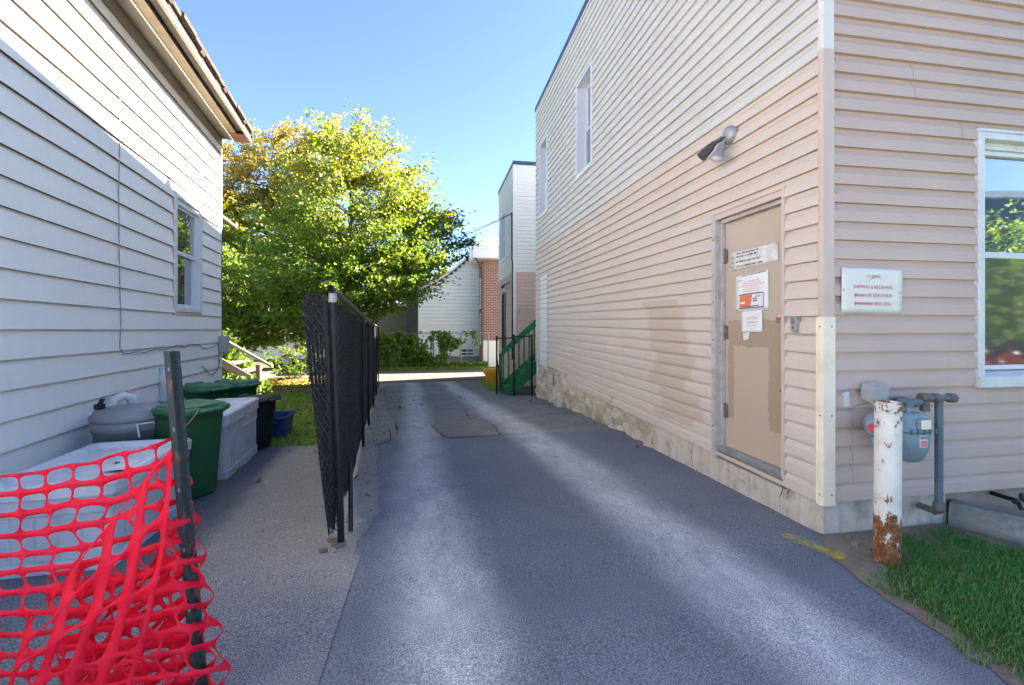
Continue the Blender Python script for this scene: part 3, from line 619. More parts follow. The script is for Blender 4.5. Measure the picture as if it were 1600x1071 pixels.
# ================================================================== REAR ANNEX
X2, Y2, Y2E = 2.63, 14.7, 18.2
ann = empty('annex_building', (X2, Y2, g(14.7)), 'narrow two storey white and beige sided building behind the green stairs', 'building')
AD = (16.35, 17.15, -1.0, 1.12); AW = (16.4, 17.6, 2.45, 4.15)
for nm, za, zb, mt in (('lower_siding', -1.3, 1.72, M['beige_front']), ('upper_siding', 1.72, 5.30, M['white_vinyl'])):
    mb = MB(); siding(mb, (X2, Y2), (0, 1), NX, 0, Y2E-Y2, za, zb, PIT, DUTCH, [(AD[0]-Y2, AD[1]-Y2, AD[2], AD[3]), (AW[0]-Y2, AW[1]-Y2, AW[2], AW[3])])
    siding(mb, (X2, Y2), (1, 0), (0, -1), 0, 9, za, zb, PIT, DUTCH); mb.build(nm, mt, ann)
mb = MB()
for za, zb in ((-1.3, 5.3),): mb.box((X2-.032, Y2-.032, za), (X2+.06, Y2-.001, zb)); mb.box((X2-.032, Y2-.001, za), (X2-.001, Y2+.06, zb))
mb.build('corner_post', M['white_vinyl'], ann)
mb = MB(); mb.box((X2-.04, Y2-.05, 5.295), (X2+.06, Y2E+.03, 5.42)); mb.box((X2+.06, Y2-.05, 5.295), (12, Y2+.06, 5.42)); mb.build('roof_flashing', M['cap'], ann)
mb = MB(); mb.box((X2+.06, Y2+.06, 5.2), (12, Y2E, 5.3)); mb.build('roof', M['shingle'], ann)
mb = MB(); mb.box((X2+.003, Y2E-.1, -2.2), (12, Y2E, 5.2)); mb.box((4.6, YBK, -2.2), (4.75, Y2, 3.8)); mb.box((4.75, YBK, 3.7), (12, Y2+.05, 3.85)); mb.box((11.9, YBK, -2.2), (12, Y2E-.1, 5.2)); mb.build('wall', M['white_vinyl'], ann)
mb = MB(); mb.box((X2+.01, Y2+.004, -2.4), (12, Y2+.2, -1.3)); mb.box((X2+.004, Y2+.2, -2.4), (X2+.2, Y2E-.1, -1.3)); mb.build('foundation', M['rubble'], ann)
mb = MB(); mb.box((X2+.02, AD[0], AD[2]), (X2+.07, AD[1], AD[3])); dr = mb.build('door', M['navy_door'], ann)
mb = MB(); mb.box((X2-.036, AD[0]-.05, AD[2]), (X2+.03, AD[0], AD[3]+.05)); mb.box((X2-.036, AD[1], AD[2]), (X2+.03, AD[1]+.05, AD[3]+.05)); mb.box((X2-.036, AD[0], AD[3]), (X2+.03, AD[1], AD[3]+.05)); mb.build('frame', M['navy_door'], dr)
side_window(AW, X2, .08, ann, M['vwindow'])
mb = MB(); mb.tube([(X2-.05, Y2+.14, 3.72), (X2-.05, Y2+.14, 2.2), (X2-.05, Y2+.03, 2.05), (X2-.05, Y2+.03, .1)], .022, 8)
mb.tube([(X2-.05, Y2+.03, .1), (X2-.05, Y2+.03, -1.2)], .03, 8); mb.build('conduit', M['cable_black'], ann)
mb = MB(); mb.box((X2+.12, Y2-.09, .38), (X2+.2, Y2-.02, .5)); mb.build('hose_tap', M['galv'], ann)
def floodlight(loc, label, cat='floodlight', twin=True, sc=1):
    r = empty('floodlight', loc, label, cat); c = Vector(loc); S = sc
    mb = MB(); mb.lathe([(0, .045*S), (.045*S, .043*S), (.065*S, .03*S), (.068*S, 0)], c, 20, Matrix.Rotation(R(-90), 4, 'Y')); mb.build('base_plate', M['galv'], r)
    q = c+Vector((-.045, 0, -.02))*S
    mb = MB(); a = q; b2 = q+Vector((-.07, .03, -.035))*S; d = q+Vector((-.13, .06, -.105))*S
    mb.tube([a, b2], .013*S, 8); mb.tube([b2, b2+(d-b2)*.35], .022*S, 10)
    mb.tube([b2+(d-b2)*.3, d+(d-b2)*.35], [.030*S, .036*S], 8, cap=True); mb.build('sensor', M['sensor'], r)
    if twin:
        e = q+Vector((-.02, .01, -.05))*S; f = e+Vector((-.035, .012, -.10))*S
        mb = MB(); mb.tube([q, e], .013*S, 8); mb.tube([e, e+(f-e)*.5, e+(f-e)*.75, f], [.026*S, .030*S, .045*S, .047*S], 14); lh = mb.build('lamp_head', M['galv'], r)
        mb = MB(); mb.tube([f, f+(f-e)*.12, f+(f-e)*.2], [.044*S, .036*S, .015*S], 14); mb.build('bulb', M['trim_white'], lh)
    return r
floodlight((XR-.02, 3.56, 1.66), 'grey twin floodlight with motion sensor on the beige wall above the tan door', sc=1.2)
floodlight((X2-.02, 15.6, 1.45), 'small dark floodlight high on the white annex wall above its navy door', sc=1.3)
# ================================================================== LEFT HOUSE
LP = Vector((-2.82, 3.5)); dL = Vector((-.1314, .9913)).normalized(); nL = Vector((dL.y, -dL.x))
SE = 4.49; LSL = -.0125
def lw(s, z, o=0): return Vector((LP.x+dL.x*s+nL.x*o, LP.y+dL.y*s+nL.y*o, z))
def onL(u, v, o=0):
    r = ray(u, v); t = (nL.dot(LP)+o)/(r.x*nL.x+r.y*nL.y); p = r*t
    return (Vector((p.x, p.y))-LP).dot(dL), p.z
house = empty('white_house', lw(0, -1.5), 'white clapboard house with brown eave and one sash window on the left', 'house')
HW = (2.70, 3.58, .15, 1.64)
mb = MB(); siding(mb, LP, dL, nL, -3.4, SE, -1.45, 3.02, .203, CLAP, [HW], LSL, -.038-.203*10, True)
mb.build('clapboard_siding', [M['white_alum'], M['lap_shadow']], house)
def lbox(mb, s0, s1, z0, z1, o0, o1, sl=0):
    mb.hexa([lw(s0, z0+sl*s0, o1), lw(s1, z0+sl*s1, o1), lw(s1, z0+sl*s1, o0), lw(s0, z0+sl*s0, o0)], [lw(s0, z1+sl*s0, o1), lw(s1, z1+sl*s1, o1), lw(s1, z1+sl*s1, o0), lw(s0, z1+sl*s0, o0)])
mb = MB(); lbox(mb, SE-.012, SE+.02, -1.45, 2.95, -.03, .024); mb.build('corner_post', M['white_alum'], house)
mb = MB(); lbox(mb, -3.4, SE, 2.93, 3.06, .004, .03, LSL); mb.build('frieze_board', M['tan_fascia'], house)
mb = MB(); lbox(mb, -3.4, SE+.02, 3.055, 3.085, .031, .185, LSL); mb.build('soffit_board', M['soffit_inner'], house)
mb = MB(); lbox(mb, -3.4, SE+.02, 3.05, 3.085, .205, .305, LSL); mb.build('soffit_board', M['tan_soffit'], house)
mb = MB(); lbox(mb, -3.4, SE+.02, 3.095, 3.125, .305, .425, LSL); mb.build('soffit_board', M['soffit_outer'], house)
mb = MB(); lbox(mb, SE-.30, SE+.02, 3.035, 3.049, .205, .43, LSL); mb.build('eave_return', M['brown'], house)
mb = MB(); lbox(mb, -3.4, SE+.02, 3.04, 3.06, .185, .20, LSL); mb.build('soffit_moulding', M['trim_cream'], house)
mb = MB(); lbox(mb, -3.4, SE+.02, 3.03, 3.10, .425, .455, LSL); mb.build('fascia', M['tan_fascia'], house, .008)
mb = MB(); lbox(mb, -3.4, SE+.02, 3.10, 3.19, .40, .435, LSL); mb.build('eave_shadow_board', M['soffit_outer'], house)  # dark board filling the gap, paints in the shadow under the shingles
mb = MB(); lbox(mb, SE+.021, SE+.04, 3.04, 3.16, .19, .46, LSL); mb.build('eave_end', M['brown'], house)
# roof with ragged shingle edge
mb = MB(); s = -3.4
lbox(mb, -3.4, SE+.05, 3.15, 3.19, -.1, .395, LSL)
while s < SE:
    w = random.uniform(.25, .5); e = min(s+w, SE+.06); j = random.uniform(-.012, .02); up = random.uniform(0, .02)
    zA = 3.18+LSL*s+up; zB = 3.18+LSL*e+up
    mb.hexa([lw(s, zA, .475+j), lw(e, zB, .475+j), lw(e, zB+1.6, -2.2), lw(s, zA+1.6, -2.2)], [lw(s, zA+.04, .48+j), lw(e, zB+.04, .48+j), lw(e, zB+1.66, -2.2), lw(s, zA+1.66, -2.2)]); s = e
for k in range(9):
    s = -2.9+k*.85+random.uniform(-.2, .2); z = 3.16+LSL*s; mb.hexa([lw(s, z, .46), lw(s+.12, z, .46), lw(s+.12, z, .40), lw(s, z, .40)], [lw(s, z+.04, .485), lw(s+.12, z+.04, .485), lw(s+.12, z+.04, .40), lw(s, z+.04, .40)])
mb.build('roof', M['shingle'], house)
mb = MB(); mb.hexa([lw(-3.4, -2, -.02), lw(-3.3, -2, -.02), lw(-3.3, -2, -4.9), lw(-3.4, -2, -4.9)], [lw(-3.4, 3.1, -.02), lw(-3.3, 3.1, -.02), lw(-3.3, 3.1, -4.9), lw(-3.4, 3.1, -4.9)]); mb.poly([lw(-3.4, 3.1, -.02), lw(-3.4, 4.7, -2.2), lw(-3.4, 3.1, -5)]); mb.build('front_wall', M['white_alum'], house)
mb = MB(); mb.hexa([lw(SE-.1, -2, -.02), lw(SE+.0, -2, -.02), lw(SE, -2, -5), lw(SE-.1, -2, -5)], [lw(SE-.1, 3.1, -.02), lw(SE, 3.1, -.02), lw(SE, 3.1, -5), lw(SE-.1, 3.1, -5)])
mb.hexa([lw(-3.4, -2, -4.9), lw(SE-.1, -2, -4.9), lw(SE-.1, -2, -5), lw(-3.4, -2, -5)], [lw(-3.4, 4.4, -4.9), lw(SE-.1, 4.4, -4.9), lw(SE-.1, 4.4, -5), lw(-3.4, 4.4, -5)])
mb.poly([lw(SE, 3.1, -.02), lw(SE, 4.7, -2.2), lw(SE, 3.1, -5)])
mb.build('rear_wall', M['white_alum'], house)
s0, s1, z0, z1 = HW
mb = MB(); lbox(mb, s0-.035, s0+.05, z0, z1, -.09, .03); lbox(mb, s1-.05, s1+.035, z0, z1, -.09, .03); lbox(mb, s0+.05, s1-.05, z1-.06, z1, -.09, .03); lbox(mb, s0+.05, s1-.05, z0, z0+.055, -.09, .03); lbox(mb, s0+.05, s1-.05, z1-.13, z1-.06, -.09, .005)
win = mb.build('window', M['vwindow'], house, .004)
mb = MB(); lbox(mb, s0-.06, s1+.06, z1, z1+.09, -.02, .022); lbox(mb, s0-.06, s0-.035, z0-.02, z1, -.02, .022); lbox(mb, s0-.03, s1+.04, z0-.04, z0, -.02, .02); mb.build('casing', pm('peeling_pink_paint', (.62, .48, .42), (.42, .30, .25), 14, .7), win)
zm = .90
for a, b2, oo in ((z0+.055, zm+.02, -.05), (zm-.015, z1-.13, -.02)):
    mb = MB(); lbox(mb, s0+.05, s0+.10, a, b2, oo-.03, oo); lbox(mb, s1-.10, s1-.05, a, b2, oo-.03, oo); lbox(mb, s0+.10, s1-.10, a, a+.05, oo-.03, oo); lbox(mb, s0+.10, s1-.10, b2-.035, b2, oo-.03, oo)
    mb.build('sash', M['vwindow'], win, .003)
mb = MB(); lbox(mb, s0+.09, s1-.09, z0+.1, zm, -.072, -.068); lbox(mb, s0+.09, s1-.09, zm, z1-.16, -.04, -.036); mb.build('pane', M['glass'], win)
mb = MB(); lbox(mb, s0+.45, s1-.05, z0+.06, zm, -.09, -.085); mb.build('curtain', M['white_paint'], win)
mb = MB(); lbox(mb, s0-.05, s1+.05, z0-.05, z1+.05, -.12, -.11); mb.build('backing', M['black_plastic'], win)
# rear porch block of the house, its awning roof
mb = MB(); A = [Vector((-4.12, 8.0)), Vector((-4.33, 9.75)), Vector((-7.5, 9.4)), Vector((-7.3, 7.7))]
mb.hexa([(p.x, p.y, -2.0) for p in A], [(p.x, p.y, 2.0) for p in A]); mb.build('rear_porch', pm('grey_green_shingle_siding', (.36, .38, .34), (.52, .50, .44), 12, .8, .4, 30), house)
mb = MB(); mb.hexa([(-3.72, 8.6, 1.92), (-3.93, 9.95, 1.92), (-5.5, 9.8, 2.5), (-5.3, 8.5, 2.5)], [(-3.72, 8.6, 1.98), (-3.93, 9.95, 1.98), (-5.5, 9.8, 2.58), (-5.3, 8.5, 2.58)]); mb.build('porch_roof', M['shingle'], house)
# electrical box + cable
se, ze = onL(342, 548)
mb = MB(); lbox(mb, SE-.17, SE+.03, -.46, -.20, .02, .13); ub = mb.build('utility_box', M['grey_box'], house, .012)
ub['label'] = 'grey plastic utility box with loose wires at the house corner'
cab = [onL(u, v) for u, v in ((178, 131), (180, 128), (183, 140), (182, 220), (180, 300), (181, 380), (182, 450), (184, 500), (182, 545))]
mb = MB(); mb.tube([lw(a, z, .026) for a, z in cab]+[lw(cab[-1][0]+.02, cab[-1][1]-.02, .026)], .0055, 6)
pts = [onL(u, v) for u, v in ((182, 545), (186, 552), (196, 553), (208, 549), (220, 551), (238, 546), (255, 546), (272, 540), (285, 543), (292, 538), (308, 540), (316, 546), (322, 544), (335, 541))]
mb.tube([lw(a, z, .028+.004*(i % 2)) for i, (a, z) in enumerate(pts)], .0055, 6)
tag(mb.build('wall_cable', M['cable']), 'thin grey cable running down and along the white clapboard wall', 'cable')
pts = [onL(u, v) for u, v in ((338, 560), (338, 572), (333, 582), (326, 587), (322, 585), (318, 579), (314, 577), (313, 574), (311, 573))]
mb = MB(); mb.tube([lw(a, z, .04) for a, z in pts], .005, 6); tag(mb.build('loose_wire', M['cable_black']), 'loose black wire dangling from the grey utility box', 'wire')
pts = [onL(u, v) for u, v in ((346, 360), (344, 395), (343, 440), (345, 500), (344, 535))]
mb = MB(); mb.tube([lw(min(a, SE+.0), z, .03) for a, z in pts], .006, 6); tag(mb.build('service_cable', M['cable_black']), 'dark cable running down the corner of the white house to the box', 'cable')
# ================================================================== SIGNS AND NOTICES ON THE BEIGE BUILDING
YS_ = YF-.031
sg = empty('sign', onY(1313, 490, YS_), 'white shipping and receiving sign with red arrows on the beige front wall', 'sign')
a, b2, c, d = onY(1314.5, 418.5, YS_), onY(1408.5, 422.5, YS_), onY(1407, 490.5, YS_), onY(1314, 488.5, YS_)
mb = MB()
def sfn(i, j):
    top = a.lerp(b2, i); bot = d.lerp(c, i); p = bot.lerp(top, j); p.y -= .004+.006*math.sin(i*3.1)*j+.004*math.sin(i*7); return tuple(p)
mb.grid(12, 8, sfn); mb.build('panel', M['sign'], sg, solid=.003)
def onsign(i, j):
    p = Vector(sfn(i, j)); p.y -= .004; return p
AX = (b2-a).normalized()*1.0; AY = Vector((0, 0, 1))
W_ = (b2-a).length; H_ = (a-d).length
def stext(body, i0, i1, j0, j1, mt, nm='lettering'):
    mb = MB(); vs, fs = text_geo(body, 1.0)
    x0 = min(v[0] for v in vs); x1 = max(v[0] for v in vs); y0 = min(v[1] for v in vs); y1 = max(v[1] for v in vs)
    mb.add([onsign(i0+(i1-i0)*(v[0]-x0)/(x1-x0), j0+(j1-j0)*(v[1]-y0)/(y1-y0)) for v in vs], fs); return mb.build(nm, mt, sg)
stext('SHIPPING & RECEIVING', .17, .84, .545, .625, M['ink_red'])
stext('USE SIDE DOOR', .385, .835, .36, .44, M['ink_red'])
stext('RING BELL', .535, .835, .175, .255, M['ink_red'])
for i1, jc in ((.365, .395), (.51, .21)):
    mb = MB(); P_ = [(.18, jc), (.215, jc+.055), (.215, jc+.028), (i1, jc+.028), (i1, jc-.028), (.215, jc-.028), (.215, jc-.055)]
    mb.poly([onsign(*q) for q in P_]); mb.build('arrow', M['ink_red'], sg)
stext('CLIMSE', .385, .63, .80, .865, M['ink_gold'], 'logo')
mb = MB(); q = [(.37+.30*t, .745+.055*math.sin(t*4.2-1.2)+.02*t) for t in lin(0, 1, 14)]
mb.add([onsign(x, y+.012*math.sin(math.pi*k/14)) for k, (x, y) in enumerate(q)]+[onsign(x, y-.006) for x, y in q], [(k, k+1, 15+k+1, 15+k) for k in range(14)]); mb.build('logo', M['ink_gold'], sg)
for i, j in ((.02, .50), (.955, .47)):
    mb = MB(); mb.lathe([(0, .004), (.004, .003), (.005, 0)], onsign(i, j), 8, Matrix.Rotation(R(90), 4, 'X')); mb.build('screw', M['ink_black'], sg)
def onD(u, v, o=.004): return onX(u, v, DX-o)
def paper(name, q, label, cat, mt, o=.004, curl=.0):
    r = empty(name, onD(*q[3], o), label, cat); P4 = [onD(*p, o) for p in q]
    def fn(i, j):
        p = P4[3].lerp(P4[2], i).lerp(P4[0].lerp(P4[1], i), j); return p+Vector((-.002*math.sin(i*5+j*3)-curl*j*j, 0, 0))
    mb = MB(); mb.grid(8, 8, lambda i, j: tuple(fn(i, j))); mb.build('sheet', mt, r, solid=.0015)
    return r, (lambda i, j: fn(i, j)+Vector((-.0035, 0, 0)))
def bars(r, f, items, nm='print'):
    for (i0, i1, j0, j1, mt) in items:
        mb = MB(); n = 4
        mb.add([f(i0+(i1-i0)*k/n, j0) for k in range(n+1)]+[f(i0+(i1-i0)*k/n, j1) for k in range(n+1)], [(k, k+1, n+2+k, n+1+k) for k in range(n)]); mb.build(nm, mt, r)
def wordline(i0, i1, jc, h, mt, k=6, rag=.5):
    # a row of faded word-shaped blocks standing for print that is illegible in the photo
    out = []; x = i0
    while x < i1-.01:
        wd = random.uniform(.03, .11); e = min(x+wd, i1); out.append((x, e, jc-h*random.uniform(.35, .5), jc+h*random.uniform(.35, .5), mt)); x = e+random.uniform(.008, .022)
    return out
def merged_bars(r, f, items, nm='print'):
    by = {}
    for it in items: by.setdefault(it[4].name, []).append(it)
    for its in by.values():
        mb = MB()
        for (i0, i1, j0, j1, mt) in its: mb.add([f(i0, j0), f(i1, j0), f(i1, j1), f(i0, j1)], [(0, 1, 2, 3)])
        mb.build(nm, its[0][4], r)
r, f = paper('label_sheet', [(1142, 396), (1216, 379), (1216, 408), (1142, 424)], 'torn white label with faded black print, topmost on the tan door', 'notice', M['paper_worn'])
it = []
for jc, e in ((.88, .62), (.70, .58), (.42, .66), (.16, .70)): it += wordline(.14, e, jc, .10, M['ink_black'])
for jc in (.70, .42, .16): it += wordline(.02, .10, jc, .06, M['ink_black'])
merged_bars(r, f, it)
r, f = paper('notice', [(1150, 433), (1201, 421), (1200.5, 484), (1150, 487.5)], 'white notice with pink lines and an orange block on the tan door', 'notice', M['paper'], .006)
it = []
for k, (i0, i1) in enumerate(((.25, .75), (.22, .78), (.10, .92), (.30, .70), (.24, .76), (.25, .75), (.22, .74))): it += wordline(i0, i1, .80-.055*k, .022, M['ink_pink'])
it += wordline(.08, .2, .86, .02, M['ink_black']); it += wordline(.22, .95, .975, .03, M['ink_black'])
merged_bars(r, f, it)
mb = MB(); mb.add([f(.14, .10), f(.48, .10), f(.53, .43), (f(.14, .43))], [(0, 1, 2, 3)]); mb.build('orange_block', M['ink_orange'], r)
f2 = lambda i, j: f(i, j)+Vector((-.002, 0, 0))
merged_bars(r, f2, [(.13, .87, .44, .465, M['ink_blue']), (.86, .875, .09, .44, M['ink_blue']), (.13, .87, .07, .095, M['ink_blue']), (.55, .68, .30, .33, M['ink_blue']), (.55, .68, .24, .27, M['ink_blue']), (.62, .80, .36, .38, M['ink_black']), (.18, .32, .20, .26, M['paper']), (.2, .45, .34, .36, M['ink_red']), (.26, .74, .115, .14, M['ink_black'])])
r, f = paper('notice', [(1159, 487), (1191.5, 484.5), (1191, 519.5), (1159, 519.5)], 'small white notice with faint pink lines, lowest sheet on the tan door', 'notice', M['paper'], .008)
it = []
for i0, i1, jc in ((.25, .78, .68), (.22, .78, .62), (.22, .86, .48), (.3, .7, .44), (.25, .75, .32), (.4, .6, .16)): it += wordline(i0, i1, jc, .03, M['ink_pink'])
merged_bars(r, f, it)
r, f = paper('paper_scrap', [(1161, 520), (1172, 519), (1169, 531), (1162, 533)], 'torn scrap of paper left under the small notice on the door', 'paper', M['paper_worn'], .004)
r, f = paper('warning_sticker', [(1213, 491), (1227, 489.5), (1227, 503.5), (1213, 504.5)], 'small red and black warning sticker at the latch edge of the door', 'sticker', M['ink_black'])
bars(r, f, [(.0, 1, .55, 1, M['ink_red'])], 'red_band'); merged_bars(r, f2 if False else (lambda i, j: f(i, j)+Vector((-.002, 0, 0))), wordline(.15, .9, .78, .18, M['paper']))
# tape residue on the door
for k, (u, v, w_, h_) in enumerate(((1144, 452, 1.6, 9), (1213.5, 440, 1.6, 38), (1207, 458, 3, 3), (1207, 471, 3, 2))):
    pass
# bell / lock box right of the door
p = onX(1245, 518, XR-.02)
r = empty('door_bell', p, 'narrow grey doorbell box with red button beside the tan door', 'doorbell')
y0, y1 = onX(1249.5, 500, XR-.02).y, onX(1240.5, 500, XR-.02).y; z0, z1 = onX(1245, 519, XR-.02).z, onX(1245, 495, XR-.02).z
mb = MB(); mb.box((XR-.05, y0, z0), (XR-.016, y1, z1)); mb.build('case', M['galv'], r, .004)
mb = MB(); mb.box((XR-.053, y0+.012, z0+(z1-z0)*.55), (XR-.050, y1-.008, z1-.006)); mb.build('name_plate', M['ink_black'], r)
mb = MB(); mb.lathe([(0, .006), (.007, .005), (.008, 0)], (XR-.05, (y0+y1)/2, z0+(z1-z0)*.28), 12, Matrix.Rotation(R(-90), 4, 'Y')); mb.build('button', M['tail_red'], r)
# ================================================================== GAS METER, JUNCTION BOX, BOLLARD
YM = 2.44
def pY(u, v, Y=YM): return onY(u, v, Y)
gm = empty('gas_meter', pY(1435, 724), 'blue grey gas meter with bulging body hung between wall pipes', 'gas meter')
c0 = pY(1434, 724, YM-.05); top = pY(1435, 644).z; H = top-c0.z; hw = (pY(1462, 680)-pY(1409, 680)).x/2*.80; c0.x -= .006
def sring(cx, cy, z, rx, ry, e=3.2, n=28):
    out = []
    for k in range(n):
        a_ = 2*math.pi*k/n; cs, sn = math.cos(a_), math.sin(a_)
        out.append((cx+rx*math.copysign(abs(cs)**(2/e), cs), cy+ry*math.copysign(abs(sn)**(2/e), sn), z))
    return out
prof = [(0, .30, .35), (.015, .46, .5), (.06, .62, .68), (.16, .78, .82), (.30, .91, .94), (.46, .98, 1), (.60, 1, 1), (.64, 1, 1), (.645, 1.09, 1.1), (.69, 1.09, 1.1), (.695, 1.0, 1), (.80, 1, .98), (.90, .95, .92), (.965, .82, .82), (1.0, .6, .6)]
mb = MB(); mb.loft([sring(c0.x, YM, c0.z+H*z, hw*a_, .085*b_) for z, a_, b_ in prof]); mb.build('body', M['gas_blue'], gm)
for i in range(5):
    mb = MB(); x = c0.x-hw*.85+hw*1.7*i/4; z = c0.z+H*.667; mb.tube([(x, YM-.093, z-.016), (x, YM-.093, z+.016)], .006, 6); mb.build('flange_bolt', M['pipe_blue'], gm)
mb = MB(); zc = c0.z+H*.80; dxx = pY(1445, 668, YM-.1).x; mb.box((dxx-.042, YM-.105, zc-.03), (dxx+.045, YM-.07, zc+.04)); mb.build('dial_housing', M['gas_blue'], gm, .01)
mb = MB(); mb.box((dxx-.036, YM-.109, zc-.024), (dxx+.039, YM-.106, zc+.034)); mb.build('dial', M['trim_cream'], gm, .002)
mb = MB(); zc = c0.z+H*.46; lx = pY(1443, 690, YM-.09).x; mb.box((lx-.028, YM-.092, zc-.035), (lx+.028, YM-.084, zc+.04)); pl = mb.build('label_plate', M['paper_worn'], gm)
mb = MB(); mb.box((lx-.024, YM-.0945, zc+.018), (lx+.024, YM-.0925, zc+.036)); mb.build('print', M['ink_black'], pl)
mb = MB(); mb.box((lx-.022, YM-.0945, zc-.03), (lx+.022, YM-.0925, zc+.010)); mb.build('print', M['ink_red'], pl)
mb = MB(); mb.tube([pY(1419, 646), pY(1419, 636)], .014, 8); mb.tube([pY(1446, 644), pY(1445, 626)], .022, 8); mb.build('connection', M['gas_blue'], gm)
gp = empty('gas_pipe', pY(1466, 800), 'grey blue gas piping with rusty fittings beside the meter', 'pipe')
P1 = lambda u, v, y=YM: pY(u, v, y)
mb = MB()
mb.tube([P1(1402, 626, 2.60), P1(1402, 626, 2.50), P1(1407, 625, 2.45), P1(1430, 631), P1(1438, 628)], .024, 10)
mb.tube([P1(1419, 636), P1(1419, 632), P1(1424, 630), P1(1434, 628)], .026, 10)
mb.tube([P1(1445, 622), P1(1470, 622), P1(1490, 622)], .022, 10)
mb.tube([P1(1467, 622), P1(1467, 792)], .0225, 12)
mb.tube([P1(1467, 790), P1(1461, 797), P1(1450, 795, 2.5), P1(1437, 790, 2.64)], .022, 10)
mb.build('pipe', M['pipe_blue'], gp)
for u, v, du in ((1445, 622, 7), (1486, 622, 5), (1462, 622, 4)):
    mb = MB(); mb.tube([P1(u-du, v), P1(u-du+1, v), P1(u+du-1, v), P1(u+du, v)], [.027, .032, .032, .027], 10); mb.build('fitting', M['rust_pipe'], gp)
mb = MB(); mb.tube([P1(1445, 626), P1(1445, 632), P1(1445, 642)], [.02, .026, .028], 8); mb.build('fitting', M['rust_pipe'], gp)
mb = MB(); mb.tube([P1(1467, 784), P1(1467, 788), P1(1466, 796), P1(1458, 798)], [.026, .032, .034, .028], 10); mb.build('elbow', M['rust_pipe'], gp)
rg = empty('gas_regulator', pY(1372, 690), 'round grey gas regulator with a red cap partly behind the bollard', 'regulator')
c = pY(1371, 665, 2.50); mb = MB(); mb.lathe([(0, -.06), (.05, -.06), (.075, -.03), (.088, -.004), (.088, .006), (.075, .03), (.04, .055), (0, .06)], c, 24, Matrix.Rotation(R(80), 4, 'X')); mb.build('body', M['gas_blue'], rg)
mb = MB(); mb.tube([pY(1372, 668, 2.46), pY(1363, 669, 2.40)], [.027, .027], 14); mb.build('cap', pm('red_plastic_cap', (.62, .05, .09), None, 3, .5), rg)
mb = MB(); mb.tube([c+Vector((0, .02, -.08)), c+Vector((0, .02, -.12))], .02, 10); mb.tube([c+Vector((.05, .0, .03)), c+Vector((.14, -.02, .14))], .02, 10); mb.build('pipe', M['gas_blue'], rg)
c = pY(1372, 615, 2.52); jb = empty('junction_box', c, 'tilted grey metal junction box on the wall above the bollard', 'junction box')
RT = Matrix.Translation(c) @ Matrix.Rotation(R(-9), 4, 'Y') @ Matrix.Rotation(R(14), 4, 'X')
mb = MB(); mb.box((-.055, -.02, -.058), (.055, .075, .055), RT); mb.build('box', M['grey_box'], jb, .006)
mb = MB(); mb.box((-.058, -.026, -.061), (.058, -.0205, .058), RT); mb.build('cover', M['grey_box'], jb, .003)
c = onY(1321, 624, YF-.02); mb = MB(); mb.box((c.x-.02, YF-.033, c.z-.052), (c.x+.02, YF-.012, c.z+.052)); bpz = tag(mb.build('blank_plate', M['trim_white'], None, .003), 'small white blank plate screwed to the beige siding near the corner', 'plate')
pts = [onY(u, v, YF-.028) for u, v in ((1325, 638), (1331, 640), (1337, 634), (1345, 632), (1352, 631), (1360, 628))]
mb = MB(); mb.tube(pts, .0035, 5); tag(mb.build('thin_wire', M['cable']), 'thin wire stub on the siding between plate and junction box', 'wire')
# bollard
m, nt, b = newmat('rusting_white_paint'); v = coord(nt); X, Y, Z = xyz(nt)
hgt = mth(nt, 'ADD', Z, 1.44)
n1 = noise(nt, coord(nt, (1, 1, .55)), 22, 9, .7)
low = mth(nt, 'SUBTRACT', 1, smooth01(nt, hgt, .05, .48)); hi_ = smooth01(nt, hgt, .80, .97)
thr = mth(nt, 'SUBTRACT', .605, mth(nt, 'ADD', mth(nt, 'MULTIPLY', low, .27), mth(nt, 'MULTIPLY', hi_, .09)))
rust = smooth01(nt, mth(nt, 'SUBTRACT', n1, thr), -.03, .05)
rc = ramp(nt, noise(nt, v, 35, 6, .7), [(.3, (.07, .025, .018)), (.5, (.22, .075, .03)), (.7, (.40, .17, .06))])
wc = ramp(nt, noise(nt, v, 8, 6), [(.35, (.80, .755, .70)), (.7, (.68, .62, .555))])
L(nt, mixc(nt, rust, wc, rc), b.inputs['Base Color']); L(nt, ramp(nt, rust, [(0, .4), (1, .9)]), b.inputs['Roughness'])
bump(nt, b, mth(nt, 'ADD', mth(nt, 'MULTIPLY', rust, -.5), mth(nt, 'MULTIPLY', n1, .4)), .5, .006); M['bollard'] = m
bb = onG(1386, 880); bt = bb+Vector((.008, 0, .966)); br = .066
bo = empty('bollard', (bb.x, bb.y, bb.z), 'white steel bollard with rusty base in front of the gas meter', 'bollard')
mb = MB(); mb.tube([bb-Vector((0, 0, .1)), bb.lerp(bt, .33), bb.lerp(bt, .66), bt], br, 32, cap=False); mb.build('post', M['bollard'], bo)
mb = MB(); mb.lathe([(br+.004, -.016), (br+.006, -.006), (br+.005, .0), (br-.01, .004), (br-.014, .0), (br-.02, -.008), (0, -.012)], bt, 32); mb.build('cap', M['bollard'], bo)
